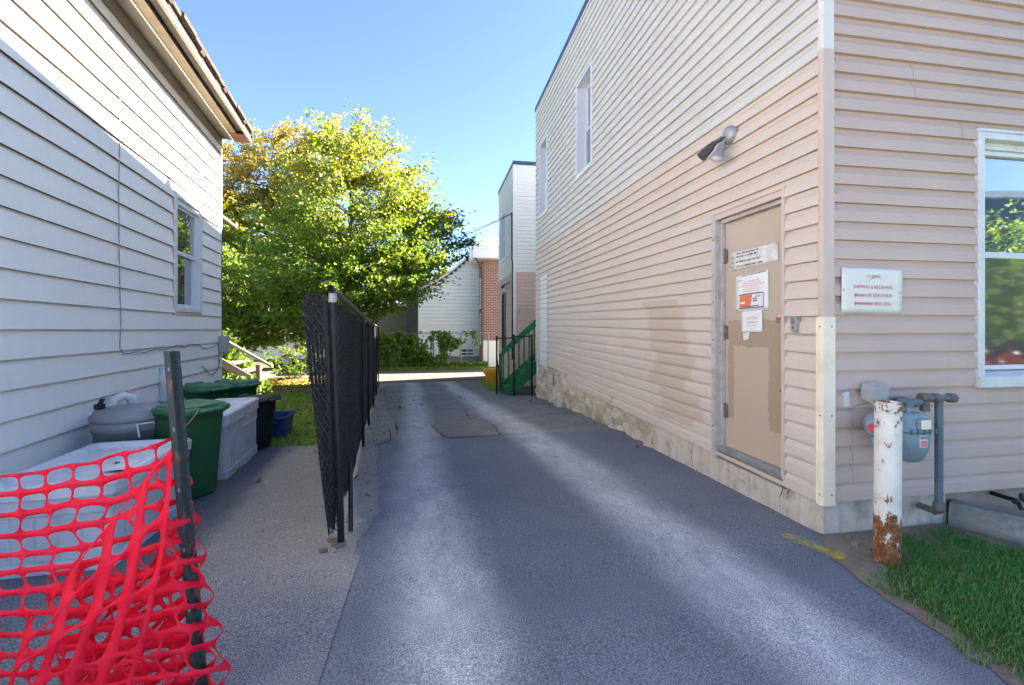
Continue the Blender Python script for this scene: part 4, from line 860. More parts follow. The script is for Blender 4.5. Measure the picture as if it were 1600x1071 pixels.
# window-well curb
mb = MB()
pts = [Vector((3.60, 2.60)), Vector((3.72, 2.36)), Vector((3.98, 2.20)), Vector((4.4, 2.12)), Vector((5.6, 2.1))]
secs = []
for k in range(40):
    f = k/39*(len(pts)-1); i = min(int(f), len(pts)-2); p = pts[i].lerp(pts[i+1], f-i); d_ = (pts[min(i+1, len(pts)-1)]-pts[i]).normalized(); n_ = Vector((-d_.y, d_.x))
    zt = -1.265-.025*f; J = lambda a_: mnoise.noise(Vector((p.x*7, p.y*7, a_)))*.022
    secs.append([(p.x+n_.x*o_, p.y+n_.y*o_, z) for o_, z in ((J(1)-.02, -1.9), (J(2)-.015, zt-.10+J(9)), (J(3), zt-.045), (.02+J(4), zt-.015+J(4)), (.10, zt+J(5)*.6), (.135+J(6), zt-.02), (.145, -1.9))])
mb.loft(secs, smooth=False)
tag(mb.build('curb', pm('bluish_weathered_concrete', (.30, .285, .25), (.17, .165, .15), 6, .95, 1, 22, dirt=((.10, .095, .06), .7), dsc=5), None), 'low weathered concrete curb around the window well by the lawn', 'curb')
mb = MB(); mb.grid(10, 6, lambda i, j: (3.66+2*i, 2.35+.3*j, -1.52+.03*math.sin(9*i)*math.sin(5*j))); tag(mb.build('well_floor', pm('dark_blue_well_lining', (.05, .07, .10), (.03, .045, .065), 3, .7)), kind='structure')
c = onY(1590, 783, 2.5); ft = empty('hose_tap', c, 'black hose tap on the base of the front wall above the well', 'tap')
mb = MB(); mb.tube([c+Vector((0, .15, 0)), c, c+Vector((-.06, -.02, .005))], .016, 8); mb.tube([c, c+Vector((-.01, -.03, -.05))], .014, 8); mb.build('spout', M['cable_black'], ft)
mb = MB(); mb.lathe([(0, .008), (.03, .006), (.033, 0), (.03, -.006), (0, -.008)], c+Vector((0, -.03, .035)), 12, Matrix.Rotation(R(70), 4, 'X')); mb.build('handle', M['cable_black'], ft)
# ================================================================== CHAIN-LINK FENCE
NF = Vector((-.995, -.098, 0)); DF = Vector((-.098, .995, 0)).normalized(); NF = Vector((DF.y, -DF.x, 0))   # NF points to +X
F0 = Vector((-.60, 3.1, 0))
def fp(s, z, o=0):
    p = F0+DF*s+NF*o; return Vector((p.x, p.y, z))
def fg(s): return g((F0+DF*s).y)
FL = 12.3
def ftop(s): return float(np.interp(s, [-.2, 0, 2.45, 4.9, 7.3, 12.3], [.225, .225, .10, .04, -.02, -.10]))
def lean(z, s): # the near end leans to the left towards the top
    return -.055*max(0, (z+1.44)/1.66)*max(0, 1-s/2.5)
fe = empty('chain_link_fence', fp(0, fg(0)), 'tall black chain link fence with privacy slats along the left of the driveway', 'fence')
for k, s in enumerate([0, 2.75, 4.4, 6.9, 9.5, 12.2]):
    r_ = .0225 if k == 0 else .019
    mb = MB(); zt = ftop(s)-.03; zb = fg(s)-.1
    mb.tube([fp(s, zb+(zt-zb)*t, lean(zb+(zt-zb)*t, s)) for t in lin(0, 1, 6)], r_, 14); po = mb.build('post', M['black_metal'], fe)
    if k == 0:
        mb = MB(); q0 = fp(0, zt-.055, lean(zt, 0)); mb.tube([q0, q0+Vector((0, 0, .06))], .026, 16); mb.tube([fp(-.045, ftop(0)-.002, lean(zt, 0)), fp(.045, ftop(0)-.004, lean(zt, 0))], .026, 16, cap=False); mb.build('rail_cap', M['galv'], po)
        for z in (-.25, -.95): mb = MB(); q0 = fp(0, z, lean(z, 0)); mb.tube([q0, q0+Vector((0, 0, .02))], .025, 16); mb.build('tension_band', M['black_metal'], po)
mb = MB(); rp = [fp(s, ftop(s), lean(ftop(s), s)+.0) for s in [-.10]+lin(0.1, 12.25, 24)]
mb.tube(rp, .020, 14, cap=False); mb.tube(rp, .0155, 14, cap=False); mb.build('top_rail', pm('dark_grey_rail', (.06, .06, .065), (.11, .11, .115), 7, .5), fe)
mb = MB(); mb.tube([fp(-.06, ftop(0), lean(.2, 0)), fp(-.05, ftop(0), lean(.2, 0))], .0155, 14); mb.build('rail_hole', M['cable_black'], fe)
# fabric: zigzag wires; its loose near end stands out to the left of the post
def fab(s, z):
    o_ = -.035+lean(z, max(s, 0)); h = (z-fg(max(s, 0)))/1.66
    ss = s
    if s < 0:
        # free flap bending back across the end post, wider at the top
        o_ += s*(.06+.52*h)-.012; ss = .02+s*.35
    o_ += .015*math.sin(s*2.3)*math.sin(h*3)+(.02*(h-.5) if s > 2 else 0)
    return fp(ss, z, o_)
DZ = .036; DS = .046; S0 = -.22; NS = int((FL-S0)/DS)
mb = MB(); VV = []; FF = []
def zbot(s): return fg(max(s, 0))+float(np.interp(s, [-.2, 0, .25, .6, 1.2, 3], [.09, .07, .26, .10, .03, .02]))
for i in range(NS+1):
    s = S0+i*DS; zt = ftop(s)-.025; zb_ = zbot(s); n_ = int((zt-zb_)/DZ)
    w_ = .0022 if s < 4 else .004
    for a_ in (0, 1):
        prev = None
        for k in range(n_+1):
            z = zb_+k*DZ; side = (k+i) % 2; p = fab(s+(DS/2 if side else -DS/2), z)
            if a_ == 1: break
            q = [p+DF*w_+NF*.004*side, p-DF*w_+NF*.004*side, p-DF*w_+Vector((0, 0, 2*w_))+NF*(.004*side+.004), p+DF*w_+NF*(.004*side+.004)]
            VV += [tuple(x) for x in q]
            if prev is not None:
                b0, b1 = prev, len(VV)-4
                FF += [(b0+m_, b0+(m_+1) % 4, b1+(m_+1) % 4, b1+m_) for m_ in range(4)]
            prev = len(VV)-4
np_mesh('fabric', VV, FF, M['wire'], fe)
mb = MB()
for i in range(NS):
    s = S0+(i+.5)*DS; zt = ftop(s)-random.uniform(.03, .07); zb_ = zbot(s)+random.uniform(.0, .05); n_ = 14; hw_ = DS*.43
    off = -.0; A_ = []
    for k in range(n_+1):
        z = zb_+(zt-zb_)*k/n_; A_ += [fab(s-hw_, z)-NF*.004, fab(s+hw_, z)-NF*.002]
    mb.add(A_, [(2*k, 2*k+1, 2*k+3, 2*k+2) for k in range(n_)])
mb.build('slat_panel', M['slat'], fe)
# twisted wire ends sticking up along the top of the loose end
for s in (-.19, -.06, -.03):
    p = fab(s, ftop(0)-.02); mb = MB(); mb.tube([p, p+Vector((random.uniform(-.01, .01), 0, .025)), p+Vector((random.uniform(-.012, .012), 0, .05))], .002, 5); mb.build('wire_end', M['wire'], fe)
a_ = onG(548, 832)+Vector((0, 0, .01)); c = fp(.35, -1.02, .03)
mb = MB(); mb.tube([a_, c], .017, 10); tag(mb.build('loose_pipe', M['black_metal']), 'short black tube leaning from the driveway against the first fence post', 'pipe')
# broken concrete footing at the foot of the first post
mb = MB()
for k in range(14):
    c = fp(random.uniform(-.12, .08), 0, random.uniform(-.11, .03)); r_ = random.uniform(.012, .035); z = g(c.y)
    ring = [(c.x+r_*random.uniform(.7, 1.2)*math.cos(a_), c.y+r_*random.uniform(.7, 1.2)*math.sin(a_), z) for a_ in lin(0, 5.2, 5)]
    mb.hexa([ring[0], ring[1], ring[3], ring[4]], [Vector(p)*1+Vector((0, 0, r_*random.uniform(.5, 1.1))) for p in (ring[0], ring[1], ring[3], ring[4])])
tag(mb.build('footing_rubble', M['dirt'], None, .004), kind='stuff'); 
# ================================================================== DECK BOXES, BINS
def rect_ring(x0, x1, y0, y1, z, r=.03, n=4):
    out = []
    for cx, cy, a0 in ((x1-r, y1-r, 0), (x0+r, y1-r, 90), (x0+r, y0+r, 180), (x1-r, y0+r, 270)):
        for k in range(n+1):
            a_ = R(a0+90*k/n); out.append((cx+r*math.cos(a_), cy+r*math.sin(a_), z))
    return out
def rot_mb(mb, c, a_):
    ca, sa = math.cos(a_), math.sin(a_)
    mb.v = [(c[0]+(x-c[0])*ca-(y-c[1])*sa, c[1]+(x-c[0])*sa+(y-c[1])*ca, z) for x, y, z in mb.v]
def deck_box(x0, x1, y0, y1, zb, h, label, rot, lidh=.09, planks=True, broken=True):
    c = ((x0+x1)/2, (y0+y1)/2); r = empty('deck_box', (c[0], c[1], zb), label, 'storage box'); zt = zb+h
    def fin(mb, nm, mt, par=r, bev=0):
        rot_mb(mb, c, rot); return mb.build(nm, mt, par, bev)
    mb = MB()
    mb.loft([rect_ring(x0-.012, x1+.012, y0-.012, y1+.012, z, .03) for z in (zb, zb+.085)]+[rect_ring(x0, x1, y0, y1, z, .025) for z in (zb+.10, zb+h*.66)]+[rect_ring(x0-.008, x1+.008, y0-.008, y1+.008, z, .025) for z in (zb+h*.67, zt-lidh)], smooth=False)
    body = fin(mb, 'body', M['grey_plastic'])
    if planks:  # moulded plank battens
        mb = MB(); za, zb2 = zb+.105, zb+h*.655; n = int((y1-y0)/.10)
        for k in range(n):
            a_, b_ = y0+.03+(y1-y0-.06)*k/n+.006, y0+.03+(y1-y0-.06)*(k+1)/n-.006; mb.box((x1-.002, a_, za), (x1+.006, b_, zb2))
        n = int((x1-x0)/.11)
        for k in range(n):
            a_, b_ = x0+.03+(x1-x0-.06)*k/n+.006, x0+.03+(x1-x0-.06)*(k+1)/n-.006; mb.box((a_, y0-.006, za), (b_, y0+.002, zb2))
        fin(mb, 'plank_panel', M['grey_plastic'], body, .003)
    mb = MB(); e = .022
    mb.loft([rect_ring(x0-e, x1+e, y0-e, y1+e, zt-lidh+.006, .04), rect_ring(x0-e-.004, x1+e+.004, y0-e-.004, y1+e+.004, zt-.015, .04), rect_ring(x0-e+.008, x1+e-.008, y0-e+.008, y1+e-.008, zt, .04),
             rect_ring(x0+.03, x1-.03, y0+.03, y1-.03, zt, .05), rect_ring(x0+.045, x1-.045, y0+.045, y1-.045, zt-.035, .05)], smooth=False)
    lid = fin(mb, 'lid', M['grey_plastic_lid'])
    if broken:
        mb = MB(); mb.poly([(x1-.03, y0+.28, zt-.033+.0), (x1-.17, y0+.30, zt-.033), (x1-.25, y0+.52, zt-.033), (x1-.13, y0+.46, zt-.033), (x1-.04, y0+.55, zt-.033)]); mb.v = [(p[0], p[1], p[2]+.004) for p in mb.v]; fin(mb, 'broken_hole', M['black_plastic'], lid)
        mb = MB(); mb.hexa([(x1-.20, y0+.26, zt-.02), (x1-.02, y0+.24, zt-.01), (x1-.03, y0+.40, zt-.005), (x1-.16, y0+.44, zt-.02)], [(x1-.20, y0+.26, zt-.01), (x1-.02, y0+.24, zt+.005), (x1-.03, y0+.40, zt+.012), (x1-.16, y0+.44, zt-.008)]); fin(mb, 'lid_flap', M['grey_plastic_lid'], lid)
    return r
deck_box(-2.56, -1.93, 3.02, 4.02, -1.485, .555, 'grey resin deck box with broken sunken lid behind the red net', R(4))
deck_box(-2.42, -2.02, 4.72, 5.72, -1.52, .65, 'grey plank patterned deck box between green and black bins', R(5), broken=False, lidh=.13)
mb = MB()
for k in range(7):
    y = 5.15+k*.07; mb.poly([(-2.005-.004*k, y, -1.075-.01*(k % 2)), (-1.995-.004*k, y+.06, -1.07), (-1.995-.004*k, y+.03, -1.075-random.uniform(.02, .05))])
tag(mb.build('peeling_trim', M['grey_plastic_lid'], None, solid=.003), 'torn strip of plastic trim hanging off the plank patterned deck box', 'strip')
def wheelie(name, loc, rz, label, mt, lidm, group=None, w=.46, d=.50, h=.82):
    r = empty(name, (0, 0, 0), label, 'bin', group)
    mb = MB(); q = lambda f, z, dy=0: rect_ring(-w/2*f, w/2*f, -d/2*f+dy, d/2*f+dy, z, .05)
    mb.loft([q(.80, .02, .02), q(.83, .05, .02), q(.95, h*.80), q(.97, h*.86), q(1.03, h*.865), q(1.03, h*.90)]); body = mb.build('body', mt, r)
    for sx in (-1, 1):
        mb = MB(); mb.lathe([(0, -.025), (.085, -.025), (.095, -.015), (.095, .015), (.085, .025), (0, .025)], (sx*w*.36, d*.40, .095), 18, Matrix.Rotation(R(90), 4, 'Y')); mb.build('wheel', M['black_plastic'], r)
    mb = MB(); L_ = lambda f, z, t=0: [(x*f, y*f-.02, z+(t*(y/d))) for x, y, _ in rect_ring(-w/2*1.08, w/2*1.08, -d/2*1.12, d/2*1.02, 0, .07)]
    mb.loft([L_(1.0, h*.89), L_(1.04, h*.905), L_(1.05, h*.93), L_(1.02, h*.945), L_(.94, h*.95), L_(.90, h*.968), L_(.80, h*.975), L_(.72, h*.972), L_(.4, h*.98)], smooth=False); lid = mb.build('lid', lidm, r)
    mb = MB(); mb.box((-.10, -d/2*1.12-.075, h*.905), (.10, -d/2*1.12-.02, h*.935)); mb.build('lid_handle', lidm, lid, .012)
    mb = MB(); mb.box((-.075, -d/2*1.12-.012, h*.952), (.075, -d/2*1.12+.03, h*.958)); mb.build('grip_slot', M['black_plastic'], lid)
    mb = MB(); mb.tube([(-w*.36, d/2+.06, h*.90), (w*.36, d/2+.06, h*.90)], .016, 10); mb.tube([(-w*.33, d/2-.02, h*.87), (-w*.33, d/2+.06, h*.90)], .016, 8); mb.tube([(w*.33, d/2-.02, h*.87), (w*.33, d/2+.06, h*.90)], .016, 8); mb.build('handle_bar', mt, r)
    for sx in (-.12, .12):
        mb = MB(); mb.tube([(sx*w-.05, d/2*.98, h*.955), (sx*w+.05, d/2*.98, h*.955)], .03, 10); mb.build('lid_hinge', lidm, lid)
    r.location = loc; r.rotation_euler.z = rz; return r
b1 = wheelie('green_bin', (-2.085, 4.30, g(4.30)), R(60), 'dark green wheeled bin with light green lid beside the broken deck box', M['green_plastic'], M['green_lid'], 'green wheeled bins', h=.83, w=.38, d=.41)
b2_ = copy_tree(b1); b2_.location = (-2.72, 5.95, g(5.95)); b2_.rotation_euler.z = R(55); b2_['label'] = 'dark green wheeled bin against the white wall behind the plank patterned deck box'
b3_ = copy_tree(b1); b3_.location = (-2.60, 6.50, g(6.5)); b3_.rotation_euler.z = R(70); b3_['label'] = 'rearmost green wheeled bin with teal lid, beyond the one against the wall'
for ch in b3_.children:
    if ch.name.startswith('lid'):
        me = ch.data.copy(); ch.data = me; me.materials[0] = M['teal_lid']
r = wheelie('black_bin', (-2.16, 5.98, g(5.98)), R(75), 'black plastic bin with lid at the far end of the grey boxes', M['black_plastic'], M['black_plastic'], w=.36, d=.36, h=.66)
# blue recycling box
r = empty('recycling_box', (-2.18, 6.75, g(6.75)), 'blue open recycling box on the grass beside the black bin', 'box')
x, y, z = r.location; mb = MB(); q = lambda a_, b_, zz: rect_ring(x-a_, x+a_, y-b_, y+b_, z+zz, .04)
mb.loft([q(.15, .19, .0), q(.185, .23, .29)], cap=False); mb.loft([q(.185, .23, .29), q(.205, .25, .29), q(.205, .25, .315), q(.185, .23, .315)], cap=False); mb.loft([q(.18, .225, .315), q(.145, .185, .02)], cap=False); mb.poly(q(.15, .19, .015)); mb.build('tub', M['blue_plastic'], r)
for dy in (-.251, .251):
    mb = MB(); mb.box((x-.07, y+dy-.012, z+.22), (x+.07, y+dy+.012, z+.285)); mb.build('handle', M['blue_plastic'], r, .008)
# round composter tub
c = (-2.55, 4.36, g(4.36)); r = empty('round_tub', c, 'round taupe plastic tub with flat lid beside the white wall', 'tub')
mb = MB(); mb.lathe([(0, 0), (.225, 0), (.235, .02), (.26, .60), (.27, .60), (.272, .68), (.262, .685)], c, 40); mb.build('tub', M['taupe_plastic'], r)
mb = MB(); mb.lathe([(.262, .685), (.285, .69), (.288, .72), (.275, .735), (.262, .745), (.255, .765), (.24, .775), (.10, .79), (0, .792)], c, 40); lid = mb.build('lid', M['taupe_plastic'], r)
mb = MB(); q = Vector(c)+Vector((-.19, -.10, .78)); mb.box(q-Vector((.03, .025, 0)), q+Vector((.03, .025, .045))); mb.tube([q+Vector((0, 0, .04)), q+Vector((.025, 0, .085))], .018, 8); mb.build('lid_latch', M['black_plastic'], lid, .005)
mb = MB(); q = Vector(c)+Vector((.17, -.215, .56)); mb.tube([q, q+Vector((-.005, -.02, .11)), q+Vector((.08, .035, .115)), q+Vector((.085, .05, .10))], .009, 8); mb.build('handle', M['trim_white'], r)
# pvc vent and drain pipe on the wall
p = lw(1.12, 0, .10); q0 = Vector((p.x, p.y, -1.45)); 
mb = MB(); mb.tube([q0, (p.x, p.y, -.74), (p.x+.01, p.y+.02, -.69), (p.x+.05, p.y+.06, -.665), (p.x+.09, p.y+.10, -.69), (p.x+.10, p.y+.11, -.78)], .042, 14); tag(mb.build('vent_pipe', M['pvc']), 'white curved vent pipe rising behind the round tub', 'pipe')
s_, z_ = onL(250, 590); p = lw(s_-.04, 0, .06)
mb = MB(); mb.tube([(p.x, p.y, -1.45), (p.x, p.y, -.505)], .048, 14); mb.tube([(p.x, p.y, -.66), (p.x, p.y, -.60)], .055, 14); tag(mb.build('wall_pipe', M['pvc']), 'upright white plastic pipe on the wall beside the steel fence post', 'pipe')
# ================================================================== SAFETY NET AND ITS STEEL POST
YP = 1.84
pt_, pb_ = onY(266, 549, YP), onY(312, 1095, YP)
sp = empty('steel_post', (pb_.x, pb_.y, g(YP)), 'leaning rusty green steel post that holds the red safety net', 'post')
m, nt, b = newmat('painted_rusty_post'); v = coord(nt)
col = ramp(nt, noise(nt, v, 30, 8, .7), [(.35, (.035, .055, .062)), (.55, (.022, .034, .038)), (.68, (.075, .065, .06))])
col = mixc(nt, ramp(nt, noise(nt, coord(nt, (1, 1, .4)), 24, 6, .7), [(.56, 0.), (.66, .9)]), col, (.17, .085, .06))
L(nt, col, b.inputs['Base Color']); b.inputs['Roughness'].default_value = .65; b.inputs['Metallic'].default_value = .2; bump(nt, b, noise(nt, v, 60, 5), .3, .002); M['tpost'] = m
ax = (pb_-pt_); 
def post_pt(f, dx, dy): 
    p = pt_+ax*f; return (p.x+dx, p.y+dy, p.z)
sec = [(-.026, .012), (-.026, .006), (-.012, .004), (-.008, -.018), (.008, -.018), (.012, .004), (.026, .006), (.026, .012), (.007, .011), (.004, -.011), (-.004, -.011), (-.007, .011)]
mb = MB(); mb.loft([[post_pt(f, dx, dy) for dx, dy in sec] for f in lin(0, 1.12, 6)], smooth=False); mb.build('channel', M['tpost'], sp)
for k in range(5):
    f = .05+k*.17; p = Vector(post_pt(f, 0, -.0185)); mb = MB(); mb.box(p-Vector((.003, .001, .007)), p+Vector((.003, .001, .007))); mb.build('bolt_slot', M['ink_black'], sp)
m, nt, b = newmat('red_safety_netting'); v = coord(nt)
L(nt, ramp(nt, noise(nt, v, 14, 4), [(.35, (.97, .015, .06)), (.7, (.95, .045, .11))]), b.inputs['Base Color'])
b.inputs['Roughness'].default_value = .6; b.inputs['Specular IOR Level'].default_value = .3
tl = N(nt, 'ShaderNodeBsdfTranslucent'); tl.inputs[0].default_value = (1, .04, .10, 1); mx = N(nt, 'ShaderNodeMixShader'); mx.inputs[0].default_value = .45
L(nt, b.outputs[0], mx.inputs[1]); L(nt, tl.outputs[0], mx.inputs[2]); L(nt, mx.outputs[0], nt.nodes['Material Output'].inputs[0])
bump(nt, b, noise(nt, coord(nt, (1, 1, 3)), 45, 3), .35, .003); M['net'] = m
def netting(mb, fn, ns, nr, hs, hr, skip=()):
    """cells ns x nr over fn(s, r); hs, hr: half size of the hole in cell units"""
    K = 24
    for i in range(ns):
        for j in range(nr):
            if (i, j) in skip: continue
            if callable(hs): a_, b_ = hs(i, j)
            else: a_, b_ = hs, hr
            a_ *= random.uniform(.95, 1.03); b_ *= random.uniform(.9, 1.05)
            outer, inner = [], []
            for k in range(K):
                t = 2*math.pi*k/K; cs, sn = math.cos(t), math.sin(t); mxx = max(abs(cs), abs(sn))
                ox, oy = .5*cs/mxx, .5*sn/mxx
                ix = a_*math.copysign(abs(cs)**.55, cs); iy = b_*math.copysign(abs(sn)**.62, sn)
                outer.append(fn((i+.5+ox)/ns, (j+.5+oy)/nr)); inner.append(fn((i+.5+ix)/ns, (j+.5+iy)/nr))
            mb.add(outer+inner, [(k, (k+1) % K, K+(k+1) % K, K+k) for k in range(K)])
def smoothnoise(x, y, z=0): return mnoise.noise(Vector((x, y, z)))
def build_net(mb, nm, par):
    o = mb.build(nm, M['net'], par, solid=.0009)
    bm = bmesh.new(); bm.from_mesh(o.data); bmesh.ops.remove_doubles(bm, verts=bm.verts, dist=.0006); bmesh.ops.recalc_face_normals(bm, faces=bm.faces)
    for f in bm.faces: f.smooth = True
    bm.to_mesh(o.data); bm.free(); return o
net = empty('safety_net', (-1.25, YP, g(YP)), 'torn red plastic safety netting hung on the steel post in the lower left corner', 'net')
NR = 13
U0 = -100
def A_(s, r):       # front sheet: s 0 left .. 1 right edge (a little past the post), r 0 top .. 1 bottom
    v0 = 750-64*s*s*1.02-6*s; vb = 1150-20*s
    uR = 283+10*r+74*r**1.25+9*math.sin(r*46)*(r > .12)
    w_ = s; u = U0+(uR-U0)*(w_)
    v = v0+(vb-v0)*r-26*max(0, s-.4)*math.sin(math.pi*min(1, r*1.0))*0
    v += -60*max(0, s-.55)*r                           # rows climb towards the post
    v += 9*smoothnoise(s*5, r*6, 1)*min(1, s*2)+5*smoothnoise(s*14, r*15, 2)*max(0, s-.35)
    u += 7*smoothnoise(s*6, r*7, 3)
    bend = max(0, s-.86)/.14
    y = YP-.045+.03*smoothnoise(s*4, r*4, 5)+.018*smoothnoise(s*11, r*12, 6)+.10*bend*bend
    return onY(u, v, y)
mb = MB(); netting(mb, A_, 9, NR, .468, .365); build_net(mb, 'netting', net)
def B_(s, r):       # sheet doubled back behind the post from the right edge to the left
    vt = 810+190*s; vb = 1190
    uR = 294+64*r**1.2+7*math.sin(r*40+1); u = uR-(190+60*r)*s
    v = vt+(vb-vt)*r+.42*(u-uR)*-1*.5-70*(1-s)*.4
    v += 10*smoothnoise(s*4+7, r*6, 1); u += 10*smoothnoise(s*4, r*5, 9)
    return onY(u, v, YP+.055-.02*s+.03*smoothnoise(s*5, r*6, 11)+(-.05*(1-s)**6))
mb = MB(); netting(mb, B_, 4, 12, .455, .28); build_net(mb, 'netting', net)
def B2_(s, r):
    u = 75+225*s+34*r; vt = 900-.30*(225*s); v = vt+(1220-vt)*r-40*s*r
    v += 13*smoothnoise(s*5+3, r*5, 21); u += 12*smoothnoise(s*4+2, r*5, 29)
    return onY(u, v, YP+.02+.025*smoothnoise(s*5, r*6, 31))
mb = MB(); netting(mb, B2_, 5, 9, .455, .29); build_net(mb, 'netting', net)
def C_(s, r):       # loose flap folded over the front: its strands run downwards and fan out
    T = [(268, 700), (222, 752), (176, 815), (112, 890), (40, 975)]; Bt = [(190, 1120), (140, 1120), (85, 1120), (45, 1120), (-5, 1120)]
    x = s*4; k = min(int(x), 3); f = x-k
    tu = T[k][0]+(T[k+1][0]-T[k][0])*f; tv = T[k][1]+(T[k+1][1]-T[k][1])*f; bu = Bt[k][0]+(Bt[k+1][0]-Bt[k][0])*f
    u = tu+(bu-tu)*(r**1.15); v = tv+(1120-tv)*r; u += 26*math.sin(math.pi*r)*(1-s)*.55
    u += 4*smoothnoise(s*3, r*3, 13); v += 8*smoothnoise(s*4, r*4, 15)
    return onY(u, v, YP-.095-.02*math.sin(math.pi*r)+.02*smoothnoise(s*6, r*5, 17))
mb = MB(); netting(mb, C_, 4, 4, (lambda i, j: (.335, .465)), 0); fl = build_net(mb, 'folded_flap', net)
fl['label'] = 'folded over flap of netting with strands running downwards'
p = onY(268, 693, YP-.03); q = onY(303, 652, YP+.2)
mb = MB(); mb.tube([p, onY(285, 672, YP+.05), onY(300, 655, YP+.1), onY(312, 640, YP+.16)], .002, 5); tag(mb.build('twine', M['rail_wood']), 'frayed beige twine tied to the steel post above the net', 'twine')
# ================================================================== GREEN STAIRS, SMALL FENCE, YELLOW BIN
gs = empty('green_stairs', (2.0, 12.2, g(12.2)), 'green painted wooden stairs with railing at the rear corner of the beige building', 'stairs')
xa, za = 1.92, g(12.2); run, rise, ns = .235, .215, 9; ya, yb = 11.75, 12.65
for y in (ya, yb):
    mb = MB(); L_ = run*ns; hz = rise*ns
    mb.hexa([(xa-.04, y, za), (xa+.14, y, za), (xa+.14, y+.04, za), (xa-.04, y+.04, za)], [(xa-.04, y, za+.26), (xa+.0, y, za+.28), (xa+.0, y+.04, za+.28), (xa-.04, y+.04, za+.26)])
    mb.prism([(xa-.02, y-.001, za+.02), (xa+.12, y-.001, za), (xa+L_, y-.001, za+hz-.15), (xa+L_, y-.001, za+hz+.14), (xa-.02, y-.001, za+.25)], (0, .042, 0)); mb.build('stringer', M['green_paint'], gs)
for k in range(ns):
    mb = MB(); mb.box((xa+k*run, ya+.042, za+(k+1)*rise-.035), (xa+(k+1)*run+.02, yb-.002, za+(k+1)*rise)); tr = mb.build('tread', M['green_paint'], gs)
    mb = MB(); mb.box((xa+k*run+.02, ya+.042, za+k*rise), (xa+k*run+.035, yb-.002, za+(k+1)*rise-.036)); mb.build('riser', M['green_paint'], tr)
for y in (yb,):
    mb = MB(); mb.prism([(xa-.08, y, za+.94), (xa+.0, y, za+1.19), (xa+L_, y, za+hz+1.14), (xa+L_, y, za+hz+.87)], (0, .045, 0)); mb.build('handrail', M['green_paint'], gs)
    for k in range(14):
        x = xa+.02+k*.15; z = za+(x-xa)*rise/run; mb = MB(); mb.box((x, y+.003, z+.12), (x+.04, y+.04, z+1.06)); mb.build('baluster', M['green_paint'], gs)
    mb = MB(); mb.box((xa-.09, y-.01, za), (xa, y+.06, za+1.08)); mb.build('newel_post', M['green_paint'], gs)
mb = MB(); mb.box((xa+L_+.02, ya-.1, za+hz-.04), (4.6, 12.9, za+hz)); mb.build('landing', M['green_paint'], gs)
fe2 = empty('chain_link_gate', (1.86, 11.55, g(11.5)), 'short black chain link fence panel in front of the green stairs', 'fence')
yq = 11.5
posts = [onG(790, 612), onG(834, 606)]; posts = [Vector((posts[0].x, yq, 0)), Vector((2.53, yq, 0)), Vector((1.70, 12.2, 0)), Vector((1.76, 12.05, 0))]
for p, q in ((posts[0], posts[0]), (posts[1], posts[1]), (posts[2], posts[2]), (posts[2], Vector((1.86, 12.2, 0)))):
    mb = MB(); zt = -.28 if p.y < 11.9 else -.33
    mb.tube([(p.x, p.y, g(p.y)), (p.x, p.y, zt)] if p is q else [(p.x, p.y, -.9), (q.x, q.y, g(q.y))], .026 if p is q else .014, 10); mb.build('post' if p is q else 'brace', M['black_metal'], fe2)
mb = MB(); mb.tube([(posts[0].x, yq, -.33), (posts[1].x, yq, -.33)], .02, 10); mb.build('rail', M['black_metal'], fe2)
mb = MB(); mb.tube([(posts[2].x, 12.2, -.40), (posts[0].x, yq, -.37)], .02, 10); mb.build('rail', M['black_metal'], fe2)
def mesh_panel(p, q, zt, par, step=.055, wr=.0025, mt='wire'):
    mb = MB(); V_ = q-p; Lh = V_.xy.length; n_ = int(Lh/step); zb = g(p.y)+.05; k_ = int((zt-zb)/(step*.62))
    for i in range(n_):
        pts = [p+V_*((i+(.5+(.5 if (k+i) % 2 else -.5)))/n_)+Vector((0, .004*((k+i) % 2), zb+k*step*.62)) for k in range(k_+1)]; mb.tube(pts, wr, 3, cap=False)
    return mb.build('mesh', M[mt], par)
mesh_panel(posts[0], posts[1], -.34, fe2); mesh_panel(posts[2], posts[0], -.42, fe2)
c = onG(770, 603); c = Vector((c.x+.02, c.y+.25, g(c.y))); r = empty('yellow_bin', c, 'bright yellow plastic bin with rim beside the green stairs', 'bin')
mb = MB(); q = lambda a_, z: rect_ring(c.x-a_, c.x+a_, c.y-a_, c.y+a_, c.z+z, .04); mb.loft([q(.20, 0), q(.23, .37)]); mb.build('body', M['yellow_plastic'], r)
mb = MB(); mb.loft([q(.29, .37), q(.30, .45), q(.29, .52), q(.24, .55)]); mb.build('lid', M['yellow_plastic'], r)
# ================================================================== REAR STEPS OF THE WHITE HOUSE
rs = empty('rear_steps', (-3.4, 10.3, g(10.3)), 'weathered wooden handrail and stringer of the rear steps of the white house', 'steps')
A0, A1 = at(343, 529, 9.5), at(426, 575, 9.35)
def plank(mb, p, q, h, t):
    p, q = Vector(p), Vector(q); d_ = Vector((0, t, 0)); mb.hexa([p-d_, q-d_, q+d_, p+d_], [p-d_+Vector((0, 0, h)), q-d_+Vector((0, 0, h)), q+d_+Vector((0, 0, h)), p+d_+Vector((0, 0, h))])
mb = MB(); plank(mb, A0, A1, .05, .055); mb.build('handrail', M['rail_wood'], rs, .006)
B0, B1 = at(343, 572, 9.5), at(407, 609, 9.4)
mb = MB(); plank(mb, B0, B1, .19, .025); mb.build('stringer', M['rail_wood'], rs, .006)
pp = at(404, 570, 9.42); mb = MB(); mb.box((pp.x-.045, pp.y-.045, g(pp.y)), (pp.x+.045, pp.y+.045, pp.z)); mb.build('post', M['rail_wood'], rs, .006)
